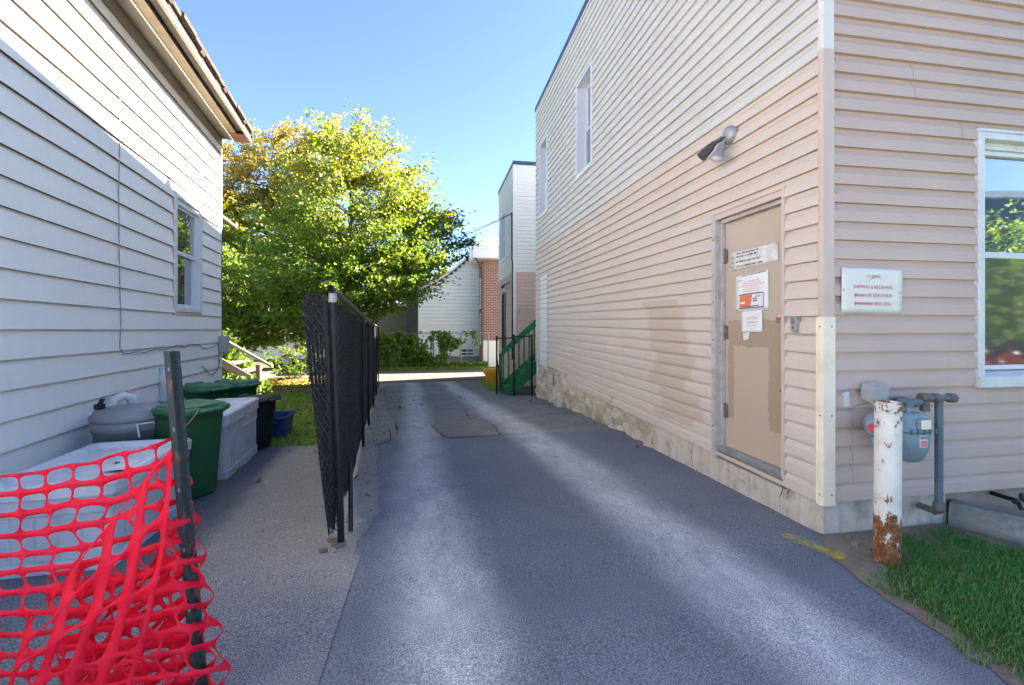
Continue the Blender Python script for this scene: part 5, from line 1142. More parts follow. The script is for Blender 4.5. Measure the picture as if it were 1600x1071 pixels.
for k in range(3):
    p = B0.lerp(B1, (k+.5)/3); mb = MB(); mb.box((p.x-.14, p.y+.03, p.z+.10), (p.x+.14, p.y+.9, p.z+.14)); mb.build('tread', M['rail_wood'], rs, .005)
# ================================================================== VEGETATION
def leaf_quads(C, Dn, size, asp=.55):
    """C: (n,3) centres, Dn: (n,3) pointing directions -> kite shaped leaves with a slight fold"""
    n = len(C); d = Dn/np.linalg.norm(Dn, axis=1, keepdims=True)
    rn = rng.normal(size=(n, 3)); rn[:, 2] += .8; s = np.cross(d, rn); s /= np.linalg.norm(s, axis=1, keepdims=True)+1e-9
    sz = (size*rng.uniform(.65, 1.25, n))[:, None]; nrm = np.cross(s, d)
    a = C-d*sz*.5; b = C+s*sz*asp*.5+nrm*sz*.08-d*sz*.05; c = C+d*sz*.5-nrm*sz*.06; e = C-s*sz*asp*.5+nrm*sz*.08-d*sz*.05
    V = np.stack([a, b, c, e], 1).reshape(-1, 3); Fq = np.arange(n*4).reshape(n, 4); return V, Fq
def limb(mb, p, q, r0, r1, sag=.1, n=5):
    p, q = Vector(p), Vector(q); pts = []; ln = (q-p).length
    for i in range(n+1):
        t = i/n; x = p.lerp(q, t); x.z += sag*ln*math.sin(math.pi*t)*.5; x += Vector((random.uniform(-1, 1), random.uniform(-1, 1), random.uniform(-1, 1)))*ln*.025*(0 < i < n); pts.append(x)
    mb.tube(pts, [r0+(r1-r0)*i/n for i in range(n+1)], 6, cap=False); return pts
def tree(name, label, base, height, blobs, ntips, per, leaf, mat, cat='tree', group=None, tr=.12, autumn=lambda P: np.zeros(len(P)), spray=.42, droop=-.15, stems=None, bark=None):
    """blobs: (cx, cy, cz, rx, ry, rz, weight) relative to the base"""
    base = Vector(base); r = empty(name, base, label, cat, group)
    B = np.array(blobs); w_ = B[:, 6]/B[:, 6].sum(); which = rng.choice(len(B), ntips, p=w_)
    u = rng.normal(size=(ntips, 3)); u /= np.linalg.norm(u, axis=1, keepdims=True); rad = rng.uniform(.25, 1, ntips)**.45
    tips = B[which, :3]+u*rad[:, None]*B[which, 3:6]; tips[:, 2] = np.maximum(tips[:, 2], .25)
    mb = MB(); H = height
    tops = stems or [(0, 0, H*.85)]
    trunks = []
    for t_ in tops:
        pts = limb(mb, base-Vector((0, 0, .15)), base+Vector(t_), tr, tr*.18, 0, 9); trunks.append(pts)
    tk = mb.build('trunk', bark or M['bark'], r)
    mb = MB(); allp = np.array([tuple(p) for t_ in trunks for p in t_])
    outd = np.zeros((ntips, 3))
    for i in range(ntips):
        tp = Vector(tips[i])+base
        dd = np.linalg.norm(allp[:, :2]-np.array(tp[:2]), axis=1)*1.0+np.abs(allp[:, 2]-(tp.z-.35*np.linalg.norm(allp[:, :2]-np.array(tp[:2]), axis=1)))
        p = Vector(allp[int(np.argmin(dd))]); outd[i] = np.array((tp-p).normalized())
        if i % 3 == 0: limb(mb, p, tp, tr*.20, .006, .12, 4)
    mb.build('branch', bark or M['bark'], r)
    idx = np.repeat(np.arange(ntips), per); n = len(idx)
    along = rng.normal(size=(n, 3)); sp_ = spray*rng.uniform(.5, 1.15, ntips)[idx]
    off = along*np.array([.36, .36, .20])*sp_[:, None]+outd[idx]*(rng.uniform(-1.2, 1.35, n)*sp_)[:, None]
    C = tips[idx]+off; Dn = outd[idx]*.7+rng.normal(size=(n, 3))*.55; Dn[:, 2] += droop*2
    V, Fq = leaf_quads(C, Dn, leaf)
    V = V+np.array(base); zt = np.array(g(base.y)); V[:, 2] = np.maximum(V[:, 2], zt+.02)
    au = autumn(C) + (rng.random(ntips)[idx]-.5)*.5 + (rng.random(n)-.5)*.35
    o = np_mesh('crown', V, Fq, mat, r, np.repeat(np.clip(au, 0, 1), 4)); return r
def gz(x, y): return (x, y, g(y))
# main maple left of the far end of the fence
tree('maple_tree', 'bright green maple with yellow tinged leaves standing behind the far end of the black fence', gz(-2.55, 14.3), 8.2,
     [(.2, 0, 5.3, 2.3, 2.2, 2.2, 5), (-1.2, .2, 4.0, 1.7, 1.9, 1.6, 3), (1.2, 0, 4.1, 1.8, 1.8, 1.7, 4), (.3, 0, 6.8, 1.4, 1.2, .9, 1.1), (1.2, 0, 5.9, 1.2, 1.1, .9, 1.3), (-1.5, 0, 6.5, .4, .4, .75, .3), (-.55, 0, 7.5, .35, .4, .7, .3), (1.25, 0, 7.2, .35, .35, .75, .3), (2.0, 0, 6.4, .3, .35, .6, .25), (2.6, 0, 5.3, .45, .4, .35, .25), (.75, 0, 7.7, .3, .3, .6, .2), (.1, -.2, 3.2, 2.2, 1.8, 1.0, 3.4), (1.3, .1, 3.9, 1.0, 1.1, .7, 1.0), (.4, 0, 7.9, .4, .4, .5, .25), (.1, 0, 2.5, 1.6, 1.3, .7, 1.3), (-1.3, 0, 2.6, 1.1, 1.2, .9, 1.2)],
     900, 66, .112, M['leaf'], autumn=lambda P: np.clip((P[:, 2]-3.5)/9, 0, .32)+.04, tr=.13, stems=[(.05, 0, 7.0), (-.9, .2, 5.0), (1.0, 0, 5.2)])
# darker tree behind reaching over towards the alley
tree('elm_tree', 'dark green tree with spreading horizontal sprays between the maple and the annex building', gz(-2.75, 16.0), 5.4,
     [(2.5, 0, 5.5, 1.2, .9, .28, 2), (2.9, 0, 4.95, 1.35, .9, .25, 2), (2.4, 0, 4.4, 1.4, 1.0, .28, 2), (1.6, 0, 3.9, 1.2, 1.1, .35, 1.2), (2.0, 0, 6.0, .8, .8, .3, .9)],
     120, 40, .13, M['leaf_dark'], tr=.07, spray=.36, droop=-.02, autumn=lambda P: np.zeros(len(P))-.2)
# taller trees across the alley on the left, turning yellow and orange
hi = lambda P: np.clip((P[:, 2]-5.0)/4.2, -.1, .95)
tree('ash_tree', 'tall orange topped tree right beside the edge of the white house roof', gz(-10.2, 21.5), 11.6, [(0, 0, 8.6, 2.2, 1.9, 2.2, 3), (.5, 0, 6.2, 2.7, 2.2, 2.2, 4), (0, 0, 3.4, 2.6, 2.2, 2.0, 3)], 520, 52, .155, M['leaf'], group=None, tr=.16, autumn=lambda P: np.clip((P[:, 2]-4.5)/4.5, 0, .95))
tree('ash_tree', 'tall sparse yellow and orange tree rising behind the left side of the maple', gz(-7.4, 22.8), 12.6, [(0, 0, 9.4, 1.7, 1.6, 2.1, 2.4), (-.6, 0, 6.6, 2.3, 2.2, 2.0, 4), (.3, 0, 3.8, 2.4, 2.2, 1.8, 3)], 540, 52, .15, M['leaf'], tr=.15, autumn=lambda P: np.clip((P[:, 2]-5.0)/4.5, 0, .85))
tree('ash_tree', 'slender tree with pinkish orange top directly behind the maple crown', gz(-5.0, 22.2), 12.2, [(0, 0, 9.7, 1.4, 1.3, 1.9, 2.2), (-1.2, 0, 8.2, 1.2, 1.2, 1.4, 1.2), (-.3, 0, 6.2, 2.0, 2.0, 1.8, 3), (0, 0, 3.8, 2.1, 2.0, 1.6, 2.4)], 460, 50, .15, M['leaf'], tr=.13, autumn=lambda P: np.clip((P[:, 2]-5.5)/4, 0, .8))
tree('pale_tree', 'distant pale yellow green tree above the roof of the white sided house', gz(-1.2, 44), 9.8, [(0, 0, 7.2, 3.0, 2.5, 2.4, 3), (0, 0, 4.5, 3.2, 2.5, 2.2, 2)], 170, 30, .36, M['leaf_bush'], tr=.2, autumn=lambda P: np.full(len(P), .35))
# green understorey on the left between the house corner and the fence
for k, (x, y, h, lab) in enumerate(((-6.3, 15.6, 4.4, 'dense green young tree behind the wooden handrail of the rear steps'), (-4.4, 17.0, 4.6, 'dense green young tree between the handrail and the black fence'), (-8.0, 17.6, 5.2, 'leafy green tree showing just past the white house corner'))):
    tree('young_tree', lab, gz(x, y), h, [(0, 0, h*.68, 1.4, 1.3, h*.27, 3), (.3, 0, h*.43, 1.4, 1.3, h*.14, 2)], 330, 50, .115, M['leaf'], tr=.05, autumn=lambda P: np.clip(.1+.1*P[:, 0], 0, .4))
for k, (x, y, h, lab) in enumerate(((-3.15, 15.7, 3.6, 'thin dark sapling with bare stem close to the left of the black fence'), )):
    tree('sapling', lab, gz(x, y), h, [(0, 0, h*.75, .9, .8, .8, 2), (-.2, 0, h*.45, .6, .5, .5, .8)], 70, 26, .11, M['leaf'], tr=.07, autumn=lambda P: np.full(len(P), .12))
# shrubs by the rear steps
def shrub(name, label, base, blobs, ntips, per, leaf, mat, cat='shrub', au=0.05):
    base = Vector(base); r = empty(name, base, label, cat); B = np.array(blobs)
    which = rng.choice(len(B), ntips, p=B[:, 6]/B[:, 6].sum()); u = rng.normal(size=(ntips, 3)); u /= np.linalg.norm(u, axis=1, keepdims=True)
    tips = B[which, :3]+u*(rng.uniform(.2, 1, ntips)**.5)[:, None]*B[which, 3:6]; tips[:, 2] = np.abs(tips[:, 2])
    mb = MB()
    for i in range(0, ntips, 3): limb(mb, base+Vector((tips[i][0]*.25, tips[i][1]*.25, 0)), base+Vector(tips[i]), .012, .004, .1, 4)
    mb.build('stem', M['bark'], r)
    idx = np.repeat(np.arange(ntips), per); n = len(idx); C = tips[idx]+rng.normal(size=(n, 3))*np.array([.10, .10, .07]); C[:, 2] = np.maximum(C[:, 2], .03)
    D_ = rng.normal(size=(n, 3)); D_[:, 2] -= .3
    V, Fq = leaf_quads(C, D_, leaf, .6); np_mesh('foliage', V+np.array(base), Fq, mat, r, np.repeat(np.clip(au+(rng.random(n)-.5)*.3, 0, 1), 4)); return r
shrub('shrub', 'sunlit leafy shrub growing around the wooden handrail of the rear steps', gz(-4.75, 11.4), [(-.1, 0, .95, .55, .5, .55, 3), (.35, -.1, .6, .5, .4, .4, 2), (-.2, 0, 1.5, .4, .4, .3, 1)], 110, 15, .13, M['leaf_bush'])
shrub('shrub', 'low sunlit shrub in front of the rear step stringer', gz(-3.75, 9.7), [(0, 0, .35, .35, .3, .3, 1)], 32, 12, .11, M['leaf_bush'])
# leafy thicket in front of the parked car
for x, y, h, lab in ((-7.7, 18.6, 1.2, 'thin leafy bush hiding the front half of the parked white car'), (-5.3, 18.3, 1.3, 'thin leafy bush in front of the tail of the parked white car')):
    shrub('bush', lab, gz(x, y), [(0, 0, h*.55, 1.1, .5, h*.5, 1)], 46, 13, .13, M['leaf'], 'bush', .1)
# ivy covered fence across the alley
iv = empty('vine_fence', gz(-2.2, 21.2), 'low wire fence overgrown with green vines across the alley', 'fence')
mb = MB()
for x in lin(-2.6, 2.55, 4): mb.tube([(x, 21.25, g(21)), (x, 21.25, -.42)], .03, 8)
mb.tube([(-2.6, 21.25, -.45), (2.55, 21.25, -.45)], .02, 8); mb.build('frame', pm('greenish_galvanised', (.20, .26, .20), None, 5, .5), iv)
mesh_panel(Vector((-2.6, 21.25, 0)), Vector((2.55, 21.25, 0)), -.45, iv, .14, .004, 'galv')
n = 26000; X_ = rng.uniform(-2.9, 2.5, n); Zr = rng.random(n)
dens = rng.normal(size=n)*.16+np.array([mnoise.fractal(Vector((x*1.3, z*1.6, 3.3)), .8, 2.2, 4)*.8 for x, z in zip(X_, Zr)])
keep = (X_ < -.1)*(dens > -.34)*(Zr < .93+.08*np.sin(X_*7)) + (X_ >= -.3)*((dens > .10) & ((Zr > .62+.1*np.sin(X_*5)) | (X_ < .9) & (dens > .22))) + (Zr < .17)*(rng.random(n) > .3)
keep = keep > 0; X_, Zr = X_[keep], Zr[keep]; n = len(X_)
C = np.stack([X_, 21.15+rng.normal(size=n)*.13, g(21)+Zr*1.78], 1); D_ = rng.normal(size=(n, 3)); D_[:, 2] -= .5
V, Fq = leaf_quads(C, D_, .13, .7); np_mesh('vine', V, Fq, M['leaf_bush'], iv, np.repeat(np.clip((rng.random(n)-.75), 0, 1), 4))
# grass
def blades(name, pts, h, wd, mat, au, lean_=.5):
    n = len(pts); a = rng.uniform(0, 2*math.pi, n); hh = h*rng.uniform(.5, 1.25, n); d = np.stack([np.cos(a), np.sin(a), np.zeros(n)], 1); s = np.stack([-np.sin(a), np.cos(a), np.zeros(n)], 1)*wd/2
    ln = (lean_*rng.uniform(.2, 1.2, n)*hh)[:, None]; up = np.array([0, 0, 1.0])
    p1 = pts+up*(hh*.55)[:, None]+d*ln*.35; p2 = pts+up*hh[:, None]+d*ln
    V = np.stack([pts-s, pts+s, p1+s*.8, p1-s*.8, p2], 1).reshape(-1, 3); i = np.arange(n)*5
    Fq = np.concatenate([np.stack([i, i+1, i+2, i+3], 1), np.stack([i+3, i+2, i+4, i+4], 1)])
    me = bpy.data.meshes.new(name); F4 = np.stack([i, i+1, i+2, i+3], 1); F3 = np.stack([i+3, i+2, i+4], 1)
    loops = np.concatenate([F4.ravel(), F3.ravel()]).astype(np.int32)
    me.vertices.add(len(V)); me.vertices.foreach_set('co', V.astype(np.float32).ravel()); me.loops.add(len(loops)); me.loops.foreach_set('vertex_index', loops)
    me.polygons.add(2*n); me.polygons.foreach_set('loop_start', np.concatenate([np.arange(n)*4, 4*n+np.arange(n)*3]).astype(np.int32)); me.polygons.foreach_set('loop_total', np.concatenate([np.full(n, 4), np.full(n, 3)]).astype(np.int32))
    me.update(calc_edges=True); me.materials.append(mat); at_ = me.attributes.new('autumn', 'FLOAT', 'POINT'); at_.data.foreach_set('value', np.repeat(np.clip(au, 0, 1), 5).astype(np.float32)); me.validate()
    o = bpy.data.objects.new(name, me); COL.objects.link(o); return tag(o, kind='stuff')
G = np.vectorize(g)
n = 90000; X_ = 2.2+2.8*rng.random(n)**1.3; Y_ = rng.uniform(.7, 2.58, n)
edge = np.array([lawn_left(min(y, 2.25)) for y in Y_])+.11*np.array([mnoise.noise(Vector((x*7, y*6, 0))) for x, y in zip(X_, Y_)])
wall = np.interp(X_, [2.3, 2.62, 2.78, 3.0, 3.5, 3.62, 3.8], [2.12, 2.16, 2.36, 2.50, 2.52, 2.30, 2.12])+.06*np.sin(X_*17)
patch = np.array([mnoise.noise(Vector((x*2.5, y*2.5, 5))) for x, y in zip(X_, Y_)])
rim = np.clip((X_-edge)/.22, 0, 1)*np.clip((wall-Y_)/.16, 0, 1)
keep = (X_ > edge-.09) & (Y_ < wall+.07) & (rng.random(n) < .22+.78*rim); X_, Y_, patch, rim = X_[keep], Y_[keep], patch[keep], rim[keep]
blades('lawn_grass', np.stack([X_, Y_, G(Y_)+.012], 1), .031, .0042, M['grass_blade'], np.clip(patch*1.1-.15, 0, .7)+(rng.random(len(X_)) < .08)*.7+(1-rim)*.25, .8)
n = 60000; Y_ = 6.0+12.6*rng.random(n)**1.25; X_ = -6.5+6.0*rng.random(n); fx = np.array([fenceX(y) for y in Y_])
keep = (X_ < np.where(Y_ > 16.2, -2.4, fx-.1)) & ~((Y_ < 8.1) & (X_ < -3.4+.0*Y_)); X_, Y_ = X_[keep], Y_[keep]
pn = np.array([mnoise.noise(Vector((x*1.2, y*1.2, 8))) for x, y in zip(X_, Y_)])
kk = rng.random(len(X_)) < np.clip(1.15-(Y_-14.0)/2.8, .06, 1); X_, Y_, pn = X_[kk], Y_[kk], pn[kk]
blades('yard_grass', np.stack([X_, Y_, G(Y_)-.006], 1), .075, .011, M['grass_left'], np.clip(pn*.7, 0, .5)+(rng.random(len(X_)) < .12)*.5+np.clip((Y_-13.5)/5, 0, .5), .9)
n = 2600; X_ = np.concatenate([rng.uniform(1.6, 2.6, 1500), rng.uniform(-2.8, 2.4, 5000)]); Y_ = np.concatenate([rng.uniform(12.9, 16.2, 1500), rng.uniform(20.7, 21.4, 5000)])
blades('verge_grass', np.stack([X_, Y_, G(Y_)+.012], 1), .16, .012, M['grass_left'], (rng.random(len(X_)) < .3)*.7, .7)
# fallen leaves
n = 8300; Y_ = np.concatenate([18.6-5.2*rng.random(7000)**1.3, 6+8*rng.random(900), rng.uniform(4.2, 16, 400)])
X_ = np.concatenate([rng.uniform(-11, -2.6, 7000), rng.uniform(-4.5, -1.4, 900), rng.uniform(-3, 2.5, 400)]); keep = np.ones(n, bool); keep[7900:] = (np.abs(X_[7900:]-1.0) > 1.2) & (rng.random(400) < .35)
X_, Y_ = X_[keep], Y_[keep]; n = len(X_); C = np.stack([X_, Y_, G(Y_)+.035], 1); C[7900:, 2] -= .018; D_ = rng.normal(size=(n, 3)); D_[:, 2] *= .18
V, Fq = leaf_quads(C, D_, .085, .75); tag(np_mesh('fallen_leaves', V, Fq, M['leaf_fall'], None, np.repeat((rng.random(n) < .4)*1., 4)), kind='stuff')
# loose stones along the broken edges
mb = MB()
def stone(c, r_):
    n_ = 6; ring = [(c[0]+r_*random.uniform(.7, 1.15)*math.cos(2*math.pi*k/n_), c[1]+r_*random.uniform(.7, 1.15)*math.sin(2*math.pi*k/n_), c[2]) for k in range(n_)]; h = r_*random.uniform(.5, .9)
    top = [(c[0]+(p[0]-c[0])*.6, c[1]+(p[1]-c[1])*.6, c[2]+h*random.uniform(.8, 1.1)) for p in ring]; mb.loft([ring, top], smooth=False)
for k in range(60):
    x = random.uniform(2.50, 3.6); y = random.gauss(2.40, .12); y = min(y, 2.60); stone((x, y, g(y)+.010), random.choice((.004, .005, .006, .008, .012, .028)))
for k in range(60):
    y = random.uniform(2.7, 8); stone((2.575-random.random()**2*.12, y, g(y)+.006), random.uniform(.004, .013))
for k in range(150):
    y = random.uniform(3.0, 10); stone((fenceX(y)+random.gauss(.12, .08), y, g(y)+.006), random.uniform(.004, .014))
for k in range(90):
    x, y = random.uniform(-2, 2.3), random.uniform(1.6, 6); stone((x, y, g(y)+.007), random.uniform(.002, .006))
tag(mb.build('loose_stones', pm('loose_grit', (.17, .145, .12), (.26, .235, .20), 20, .9)), kind='stuff')
# ================================================================== PARKED CAR
cx, cy, cz = -8.05, 22.9, g(22); car = empty('parked_car', (cx, cy, cz), 'white sport utility car parked behind the leaves across the alley', 'car')
prof = [(-2.2, .45), (-2.25, .8), (-1.9, 1.0), (-1.15, 1.08), (-.55, 1.60), (.1, 1.70), (1.25, 1.66), (1.75, 1.42), (2.12, 1.10), (2.22, .75), (2.18, .42)]
def carring(y, k, dz): return [(cx+x*k, y, cz+.0+z-(dz if z > 1.0 else 0)*(z-1.0)/.7) for x, z in prof]
mb = MB(); mb.loft([carring(cy-.86, .97, .04), carring(cy-.92, 1, .0), carring(cy+.92, 1, .0), carring(cy+.86, .97, .04)]); mb.build('body', M['car_white'], car)
for pts in ([(-1.0, 1.10), (-.5, 1.54), (.1, 1.62), (.25, 1.62), (.25, 1.10)], [(.32, 1.10), (.32, 1.62), (1.05, 1.58), (1.30, 1.38), (1.25, 1.12)]):
    mb = MB(); mb.prism([(cx+x, cy-.935, cz+z) for x, z in pts], (0, .02, 0)); mb.build('window', M['dark_glass'], car)
mb = MB(); mb.prism([(cx+1.62, cy-.7, cz+1.52), (cx+2.02, cy-.7, cz+1.22), (cx+2.02, cy+.7, cz+1.22), (cx+1.62, cy+.7, cz+1.52)], (.02, 0, .025)); mb.build('rear_window', M['dark_glass'], car)
mb = MB(); mb.box((cx+1.75, cy-.94, cz+.95), (cx+2.2, cy-.80, cz+1.14)); mb.build('tail_lamp', M['tail_red'], car, .02)
mb = MB(); mb.box((cx-2.22, cy-.93, cz+.38), (cx+2.2, cy-.90, cz+.50)); mb.build('sill_trim', M['black_plastic'], car)
for x in (-1.4, 1.42):
    w_ = MB(); w_.lathe([(.2, -.1), (.33, -.11), (.345, -.06), (.345, .08), (.3, .1)], (cx+x, cy-.85, cz+.345), 22, Matrix.Rotation(R(90), 4, 'X')); wh = w_.build('wheel', M['rubber'], car)
    w_ = MB(); w_.lathe([(0, .085), (.05, .1), (.21, .09), (.23, .05)], (cx+x, cy-.86, cz+.345), 18, Matrix.Rotation(R(90), 4, 'X')); w_.build('rim', M['alloy'], wh)
# ================================================================== HOUSES ACROSS THE ALLEY
M['white_bright'] = siding_mat('bright_white_siding', (.90, .90, .90), amp=.03)
bh = empty('brick_house', gz(2.4, 22.2), 'two storey red brick house with white sided addition and brown hip roof across the alley', 'house')
m, nt, b = newmat('red_brick'); 
mp = N(nt, 'ShaderNodeMapping'); L(nt, N(nt, 'ShaderNodeNewGeometry').outputs['Position'], mp.inputs[0]); sx = N(nt, 'ShaderNodeSeparateXYZ'); L(nt, mp.outputs[0], sx.inputs[0]); cb = N(nt, 'ShaderNodeCombineXYZ')
L(nt, mth(nt, 'ADD', sx.outputs[0], sx.outputs[1]), cb.inputs[0]); L(nt, sx.outputs[2], cb.inputs[1])
bk = N(nt, 'ShaderNodeTexBrick'); L(nt, cb.outputs[0], bk.inputs['Vector']); bk.inputs['Scale'].default_value = 1; bk.inputs['Brick Width'].default_value = .23; bk.inputs['Row Height'].default_value = .085; bk.inputs['Mortar Size'].default_value = .010
bk.inputs['Color1'].default_value = (.21, .08, .062, 1); bk.inputs['Color2'].default_value = (.15, .058, .046, 1); bk.inputs['Mortar'].default_value = (.40, .34, .30, 1)
L(nt, bk.outputs[0], b.inputs['Base Color']); b.inputs['Roughness'].default_value = .9; M['brick'] = m
bx0, by0, by1 = 2.42, 22.2, 32
mb = MB(); mb.box((bx0, by0, -2.3), (11, by1, 3.2)); mb.build('wall', M['brick'], bh)
mb = MB(); mb.box((bx0-.004, by0-.03, -2.3), (11, by0-.001, -.85)); mb.build('foundation', M['white_vinyl'], bh)
mb = MB(); mb.box((bx0-.55, by0-.55, 3.2), (11.4, by1, 3.28)); mb.build('soffit', M['white_paint'], bh)
mb = MB(); mb.box((bx0-.56, by0-.58, 3.28), (11.4, by0-.5, 3.75)); mb.box((bx0-.58, by0-.5, 3.28), (bx0-.5, by1, 3.75)); mb.build('fascia', M['white_paint'], bh)
mb = MB(); mb.hexa([(bx0-.6, by0-.6, 3.75), (11.5, by0-.6, 3.75), (11.5, by1, 3.75), (bx0-.6, by1, 3.75)], [(6, 26, 5.9), (8, 26, 5.9), (8, 28, 5.9), (6, 28, 5.9)]); mb.build('roof', M['shingle_brown'], bh)
mb = MB(); mb.tube([(bx0-.48, by0-.48, 3.25), (bx0-.1, by0-.1, 2.85), (bx0-.06, by0-.06, 2.7), (bx0-.06, by0-.06, -1.9)], .05, 8); mb.build('downspout', M['brown'], bh)
for z0, z1 in ((.85, 2.35), (-1.0, .55)):
    mb = MB(); mb.box((bx0-.03, by0+.5, z0), (bx0+.02, by0+1.5, z1)); wi = mb.build('window', M['white_paint'], bh)
    mb = MB(); mb.box((bx0-.036, by0+.6, z0+.1), (bx0-.031, by0+1.4, z1-.1)); mb.build('pane', M['glass'], wi)
    mb = MB(); mb.box((bx0-.08, by0+.45, z0-.08), (bx0+.02, by0+1.55, z0-.002)); mb.build('sill', M['white_paint'], wi)
# white sided addition with bell-cast roof slope
wy = 24.2; ptsx = [(-.80, 1.75), (-.1, 2.10), (.5, 2.45), (1.1, 2.90), (1.6, 3.35), (2.0, 3.75)]
mb = MB(); z = -1.75; pw = .19
while z < 3.7:
    z1 = z+pw
    xl = -.82 if z1 < 1.75 else float(np.interp(z1, [p[1] for p in ptsx], [p[0] for p in ptsx]))
    mb.add([(xl, wy-.085, z), (bx0-.005, wy-.085, z), (bx0-.005, wy-.002, z1), (xl, wy-.002, z1)], [(0, 1, 2, 3)]); mb.add([(xl, wy, z), (bx0-.005, wy, z), (bx0-.005, wy-.085, z), (xl, wy-.085, z)], [(0, 1, 2, 3)]); z = z1
mb.build('addition_siding', M['white_bright'], bh)
mb = MB(); mb.box((-.82, wy+.001, -2.3), (bx0-.005, wy+6, 1.74)); mb.build('addition_wall', M['white_vinyl'], bh)
mb = MB()
ex = [(-1.05, 1.62)]+ptsx+[(2.4, 4.2)]
V_ = []
for (x, z) in ex: V_ += [(x, wy-.22, z), (x, wy-.22, z+.12), (x, wy+6, z), (x, wy+6, z+.12)]
mb.add(V_, [f for k in range(len(ex)-1) for f in ((4*k, 4*k+4, 4*k+5, 4*k+1), (4*k+1, 4*k+5, 4*k+7, 4*k+3), (4*k, 4*k+2, 4*k+6, 4*k+4))]); mb.build('addition_roof', M['shingle_brown'], bh)
mb = MB()
V_ = []
for (x, z) in ex: V_ += [(x, wy-.24, z-.02), (x, wy-.24, z+.10)]
mb.add(V_, [(2*k, 2*k+2, 2*k+3, 2*k+1) for k in range(len(ex)-1)]); mb.build('rake_board', M['white_paint'], bh, solid=.03)
mb = MB(); mb.box((-.9, wy-.04, -2.3), (bx0, wy-.02, -1.76)); mb.build('addition_foundation', M['mortar'], bh)
mb = MB(); mb.box((1.35, wy-.06, -1.75), (2.15, wy-.02, -1.25)); wi = mb.build('basement_window', M['white_paint'], bh)
mb = MB(); mb.box((1.43, wy-.066, -1.68), (1.73, wy-.061, -1.33)); mb.box((1.77, wy-.066, -1.68), (2.07, wy-.061, -1.33)); mb.build('pane', M['glass'], wi)
mb = MB(); mb.box((-1.05, 28.5, 1.6), (-.75, 28.8, 4.1)); mb.build('chimney', M['mortar'], bh)
mb = MB(); mb.tube([(-.9, 28.65, 4.1), (-.9, 28.65, 4.55)], .1, 8); mb.build('flue', M['cable_black'], bh)
sh = empty('garage', gz(-2.6, 26.5), 'low grey garage with pale sloping roof edge behind the vine covered fence', 'garage')
mb = MB(); mb.hexa([(-4.2, 26.5, -2.3), (-1.15, 26.5, -2.3), (-1.15, 30, -2.3), (-4.2, 30, -2.3)], [(-4.2, 26.5, .55), (-1.15, 26.5, 1.05), (-1.15, 30, 1.05), (-4.2, 30, .55)]); mb.build('wall', M['shed_grey'], sh)
mb = MB(); mb.hexa([(-4.4, 26.3, .55), (-1.12, 26.3, 1.09), (-1.12, 30.2, 1.09), (-4.4, 30.2, .55)], [(-4.4, 26.3, .67), (-1.12, 26.3, 1.21), (-1.12, 30.2, 1.21), (-4.4, 30.2, .67)]); mb.build('roof', M['white_paint'], sh)
tw = empty('shed', gz(-1.0, 25.2), 'narrow dark grey clad shed against the white sided addition', 'shed')
mb = MB(); mb.box((-1.5, 25.2, -2.3), (-.86, 27, 1.70)); mb.build('wall', M['shed_dark'], tw)
mb = MB(); mb.hexa([(-1.6, 25.1, 1.70), (-.84, 25.1, 1.70), (-.84, 27.1, 1.70), (-1.6, 27.1, 1.70)], [(-1.6, 25.1, 1.76), (-.84, 25.1, 1.84), (-.84, 27.1, 1.84), (-1.6, 27.1, 1.76)]); mb.build('roof', M['shingle_brown'], tw)
# ================================================================== OVERHEAD CABLES
def cable(p, q, sag, r_=.012, n=14):
    mb = MB(); p, q = Vector(p), Vector(q); mb.tube([p.lerp(q, t)+Vector((0, 0, -sag*4*t*(1-t))) for t in lin(0, 1, n)], r_, 5); return mb
tag(cable((2.58, 14.84, 3.72), (-4.5, 29, 5.6), 1.0).build('overhead_cable', M['cable_black']), 'dark overhead cable sagging from the annex corner towards the maple, thicker one', 'cable')
tag(cable((2.58, 14.84, 3.68), (-6.5, 30, 6.3), 1.15, .008).build('overhead_cable', M['cable_black']), 'thinner overhead cable just below the other one from the annex corner', 'cable')
# ================================================================== WHAT THE FRONT WINDOW MIRRORS (across the street)
nb = empty('neighbour_house', (24, -10, -1.4), 'dark blue house with white fascia across the street, mirrored in the front window', 'house')
nd = Vector((.84, -.54, 0)); ns_ = Vector((.54, .84, 0)); nc = Vector((4, 2.6, 0))+nd*22
def nq(a, d_, z): p = nc+ns_*a+nd*d_; return (p.x, p.y, z)
mb = MB(); mb.hexa([nq(-7, 0, -1.4), nq(-7, 8, -1.4), nq(6, 8, -1.4), nq(6, 0, -1.4)], [nq(-7, 0, 6.6), nq(-7, 8, 6.6), nq(6, 8, 3.9), nq(6, 0, 3.9)]); mb.build('wall', pm('dark_blue_house_paint', (.025, .05, .085), None, 2, .6), nb)
mb = MB(); mb.hexa([nq(-7.3, -.4, 6.6), nq(-7.3, 8.4, 6.6), nq(6.3, 8.4, 3.8), nq(6.3, -.4, 3.8)], [nq(-7.3, -.4, 6.85), nq(-7.3, 8.4, 6.85), nq(6.3, 8.4, 4.05), nq(6.3, -.4, 4.05)]); mb.build('roof', M['white_paint'], nb)
mb = MB(); mb.hexa([nq(-2.6, -2.5, -1.4), nq(-2.6, -.01, -1.4), nq(-.2, -.01, -1.4), nq(-.2, -2.5, -1.4)], [nq(-2.6, -2.5, 1.9), nq(-2.6, -.01, 1.9), nq(-.2, -.01, 2.9), nq(-.2, -2.5, 2.9)]); mb.build('porch', M['white_vinyl'], nb)
c = nc-nd*10+ns_*.35
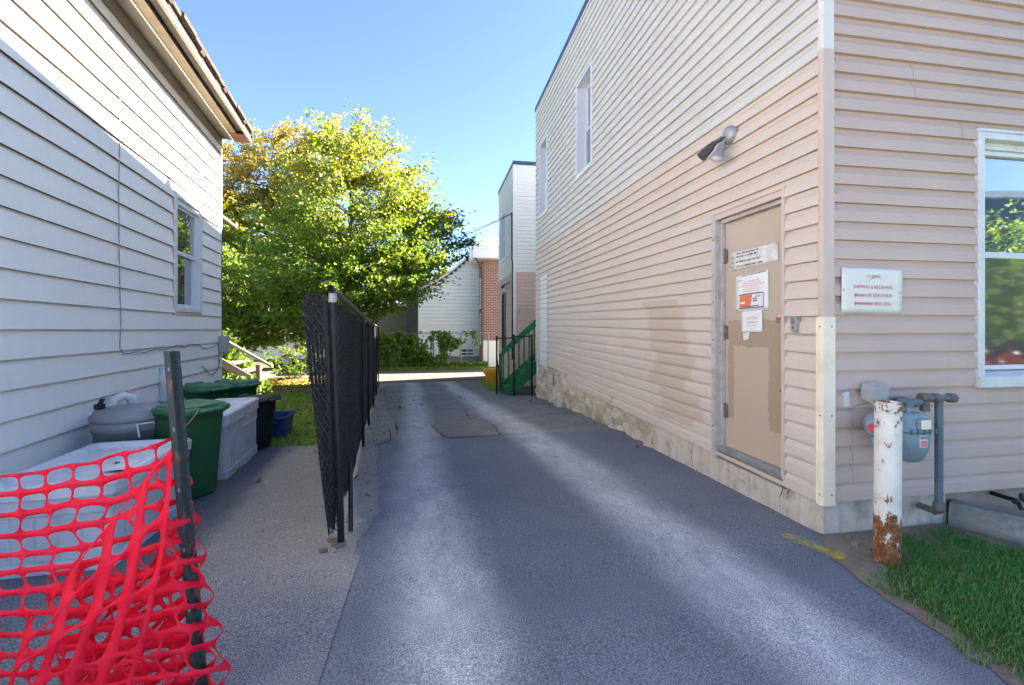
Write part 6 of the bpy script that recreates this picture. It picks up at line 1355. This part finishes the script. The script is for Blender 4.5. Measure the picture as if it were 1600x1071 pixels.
tree('street_tree', 'round green tree across the street, mirrored in the front window', (c.x, c.y, -1.4), 4.4, [(0, 0, 2.9, 1.3, 1.0, 1.2, 3), (.1, 0, 1.7, 1.3, 1.0, .8, 2)], 170, 34, .12, M['leaf'], tr=.08)
c = nc-nd*15
shrub('red_bush', 'dark red leaved bush in front of the house across the street', (c.x, c.y, -1.4), [(0, 0, .5, 1.0, .6, .45, 1)], 60, 18, .11, M['red_leaf'], 'bush')
# ================================================================== LIGHT, SKY, CAMERA
w = bpy.data.worlds.new('World'); SC.world = w; w.use_nodes = True; nt = w.node_tree
sky = nt.nodes.new('ShaderNodeTexSky'); sky.sky_type = 'NISHITA'; sky.sun_disc = False
EL = 33.5; to_sun = Vector((.97*math.cos(R(EL)), .243*math.cos(R(EL)), math.sin(R(EL)))).normalized()
sky.sun_elevation = R(EL); sky.sun_rotation = math.atan2(to_sun.x, to_sun.y); sky.altitude = 50; sky.air_density = .65; sky.dust_density = .15; sky.ozone_density = 3.0
bg = nt.nodes['Background']; bg.inputs[1].default_value = .05; nt.links.new(sky.outputs[0], bg.inputs[0])
ld = bpy.data.lights.new('sun', 'SUN'); ld.energy = 4.6; ld.angle = R(.5); ld.color = (1, .92, .80)
lo = bpy.data.objects.new('sun', ld); COL.objects.link(lo); lo.rotation_euler = (-to_sun).to_track_quat('-Z', 'Y').to_euler(); lo.location = (6, 2, 12)
cd = bpy.data.cameras.new('camera'); cam = bpy.data.objects.new('camera', cd); COL.objects.link(cam); SC.camera = cam
cd.sensor_width = 36; cd.lens = F/1600*36; cd.shift_y = -(535.5-HZ)/1600; cd.clip_end = 2000; cd.clip_start = .05
cam.location = (0, 0, 0); cam.rotation_euler = (R(90), 0, -TH)
SC.view_settings.view_transform = 'Standard'; SC.view_settings.look = 'None'; SC.view_settings.gamma = 1; SC.view_settings.use_curve_mapping = False
SC.view_settings.exposure = 3.34
SC.view_settings.use_white_balance = True; SC.view_settings.white_balance_temperature = 6800; SC.view_settings.white_balance_tint = 10
SC.cycles.max_bounces = 10; SC.cycles.diffuse_bounces = 6; SC.cycles.transparent_max_bounces = 12
